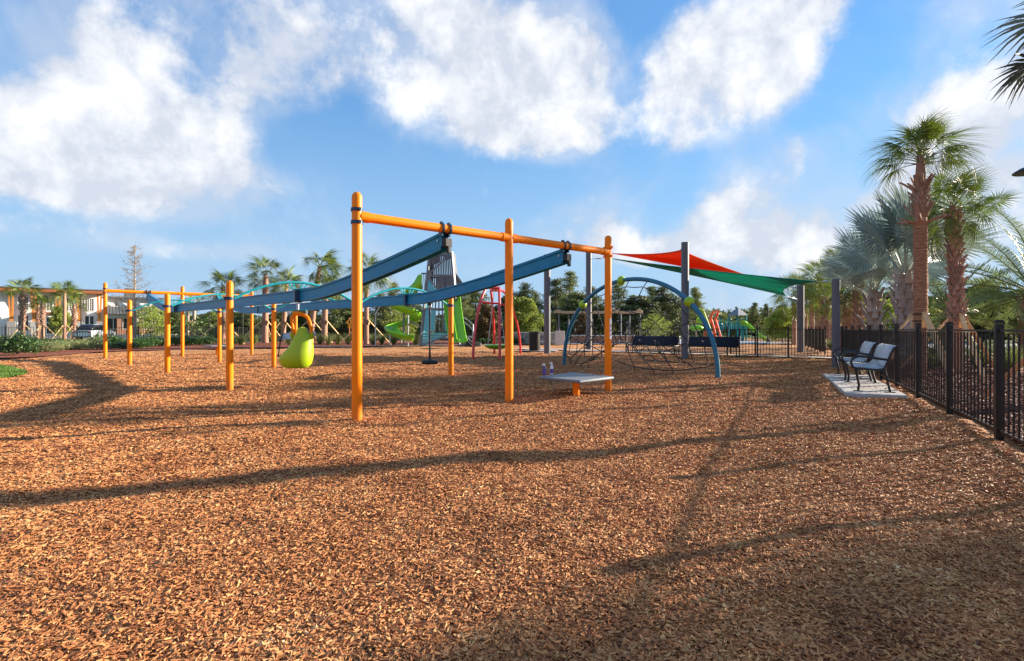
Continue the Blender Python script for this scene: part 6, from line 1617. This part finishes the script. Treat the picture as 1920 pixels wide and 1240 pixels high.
for s0 in (S1 + .3, S1 + 2.9, S1 + 6.4):
    fr = MB(); bbox(fr, s0, s0 + 2.2, .51, .58, 1.05, 3.3); w = part2('window', fr, M['window_white']); g = MB(); bbox(g, s0 + .12, s0 + 1.02, .585, .60, 1.15, 3.2); bbox(g, s0 + 1.15, s0 + 2.05, .585, .60, 1.15, 3.2); g.move(wpos(w)); link('pane', g.mesh('pane', M['glass'], False), w)
mb = MB(); c = B(S1 + 4.2, -4, 7.7); mb.box(c + Vector((0, 0, 1.1)), (1.6, 1.6, 1.6), brz); part2('roof_lantern', mb, M['roofgrey'])

# parked car in front of the building, seen from behind
cc = at(179, 58); car = thing('parked_car', 'white car with dark glass parked before the building, left of the leftmost orange post', 'car', (cc.x, cc.y, -.03), R(8))
def carsec(y, zb, zt, wb, wt_, n=10):
    pts = []
    for k in range(n + 1):
        t = k / n; x = -1 + 2 * t; pts.append((x * wt_ / 2 * (1 - .0 * abs(x)), y, zt - .05 * abs(x) ** 4))
    return [(-wb / 2, y, zb)] + pts + [(wb / 2, y, zb)]
mb = MB(); prof = [(-2.25, .40, .95, 1.6, 1.5), (-2.2, .32, 1.05, 1.78, 1.66), (-1.4, .3, 1.08, 1.82, 1.72), (0, .3, 1.08, 1.84, 1.74), (1.2, .3, 1.05, 1.82, 1.70), (2.1, .32, .92, 1.74, 1.55), (2.25, .42, .75, 1.5, 1.3)]
mb.grid([carsec(*p) for p in prof]); e = len(prof[0:1]); part('body', mb, M['carwhite'], car, world=False, solid=.04)
mb = MB()
for y in (-2.24, 2.24): mb.box((0, y, .62), (1.5, .06, .42))
part('bumper', mb, M['carwhite'], car, world=False, bevel=.03)
mb = MB(); mb.grid([carsec(*p) for p in ((-2.0, 1.02, 1.12, 1.60, 1.5), (-1.6, 1.02, 1.50, 1.60, 1.30), (-1.3, 1.02, 1.66, 1.62, 1.26), (.2, 1.02, 1.68, 1.62, 1.28), (.7, 1.02, 1.5, 1.6, 1.3), (1.2, 1.0, 1.08, 1.55, 1.5))]); part('glasshouse', mb, M['cardark'], car, world=False, solid=.03)
mb = MB(); mb.box((0, -.55, 1.675), (1.22, 1.5, .04)); part('roof', mb, M['carwhite'], car, world=False, bevel=.015)
for x in (-.86, .86):
    for y in (-1.4, 1.4):
        mb = MB(); mb.tube([(x - .10, y, .33), (x + .10, y, .33)], .33, 20); w = part('wheel', mb, M['rubber'], car, world=False); g = MB(); g.tube([(x - .105, y, .33), (x + .105, y, .33)], .2, 14); link('rim', g.mesh('rim', M['steel']), w)
    mb = MB(); mb.box((x * .85, -2.27, .86), (.25, .04, .14)); part('tail_light', mb, M['red'], car, world=False, smooth=False)
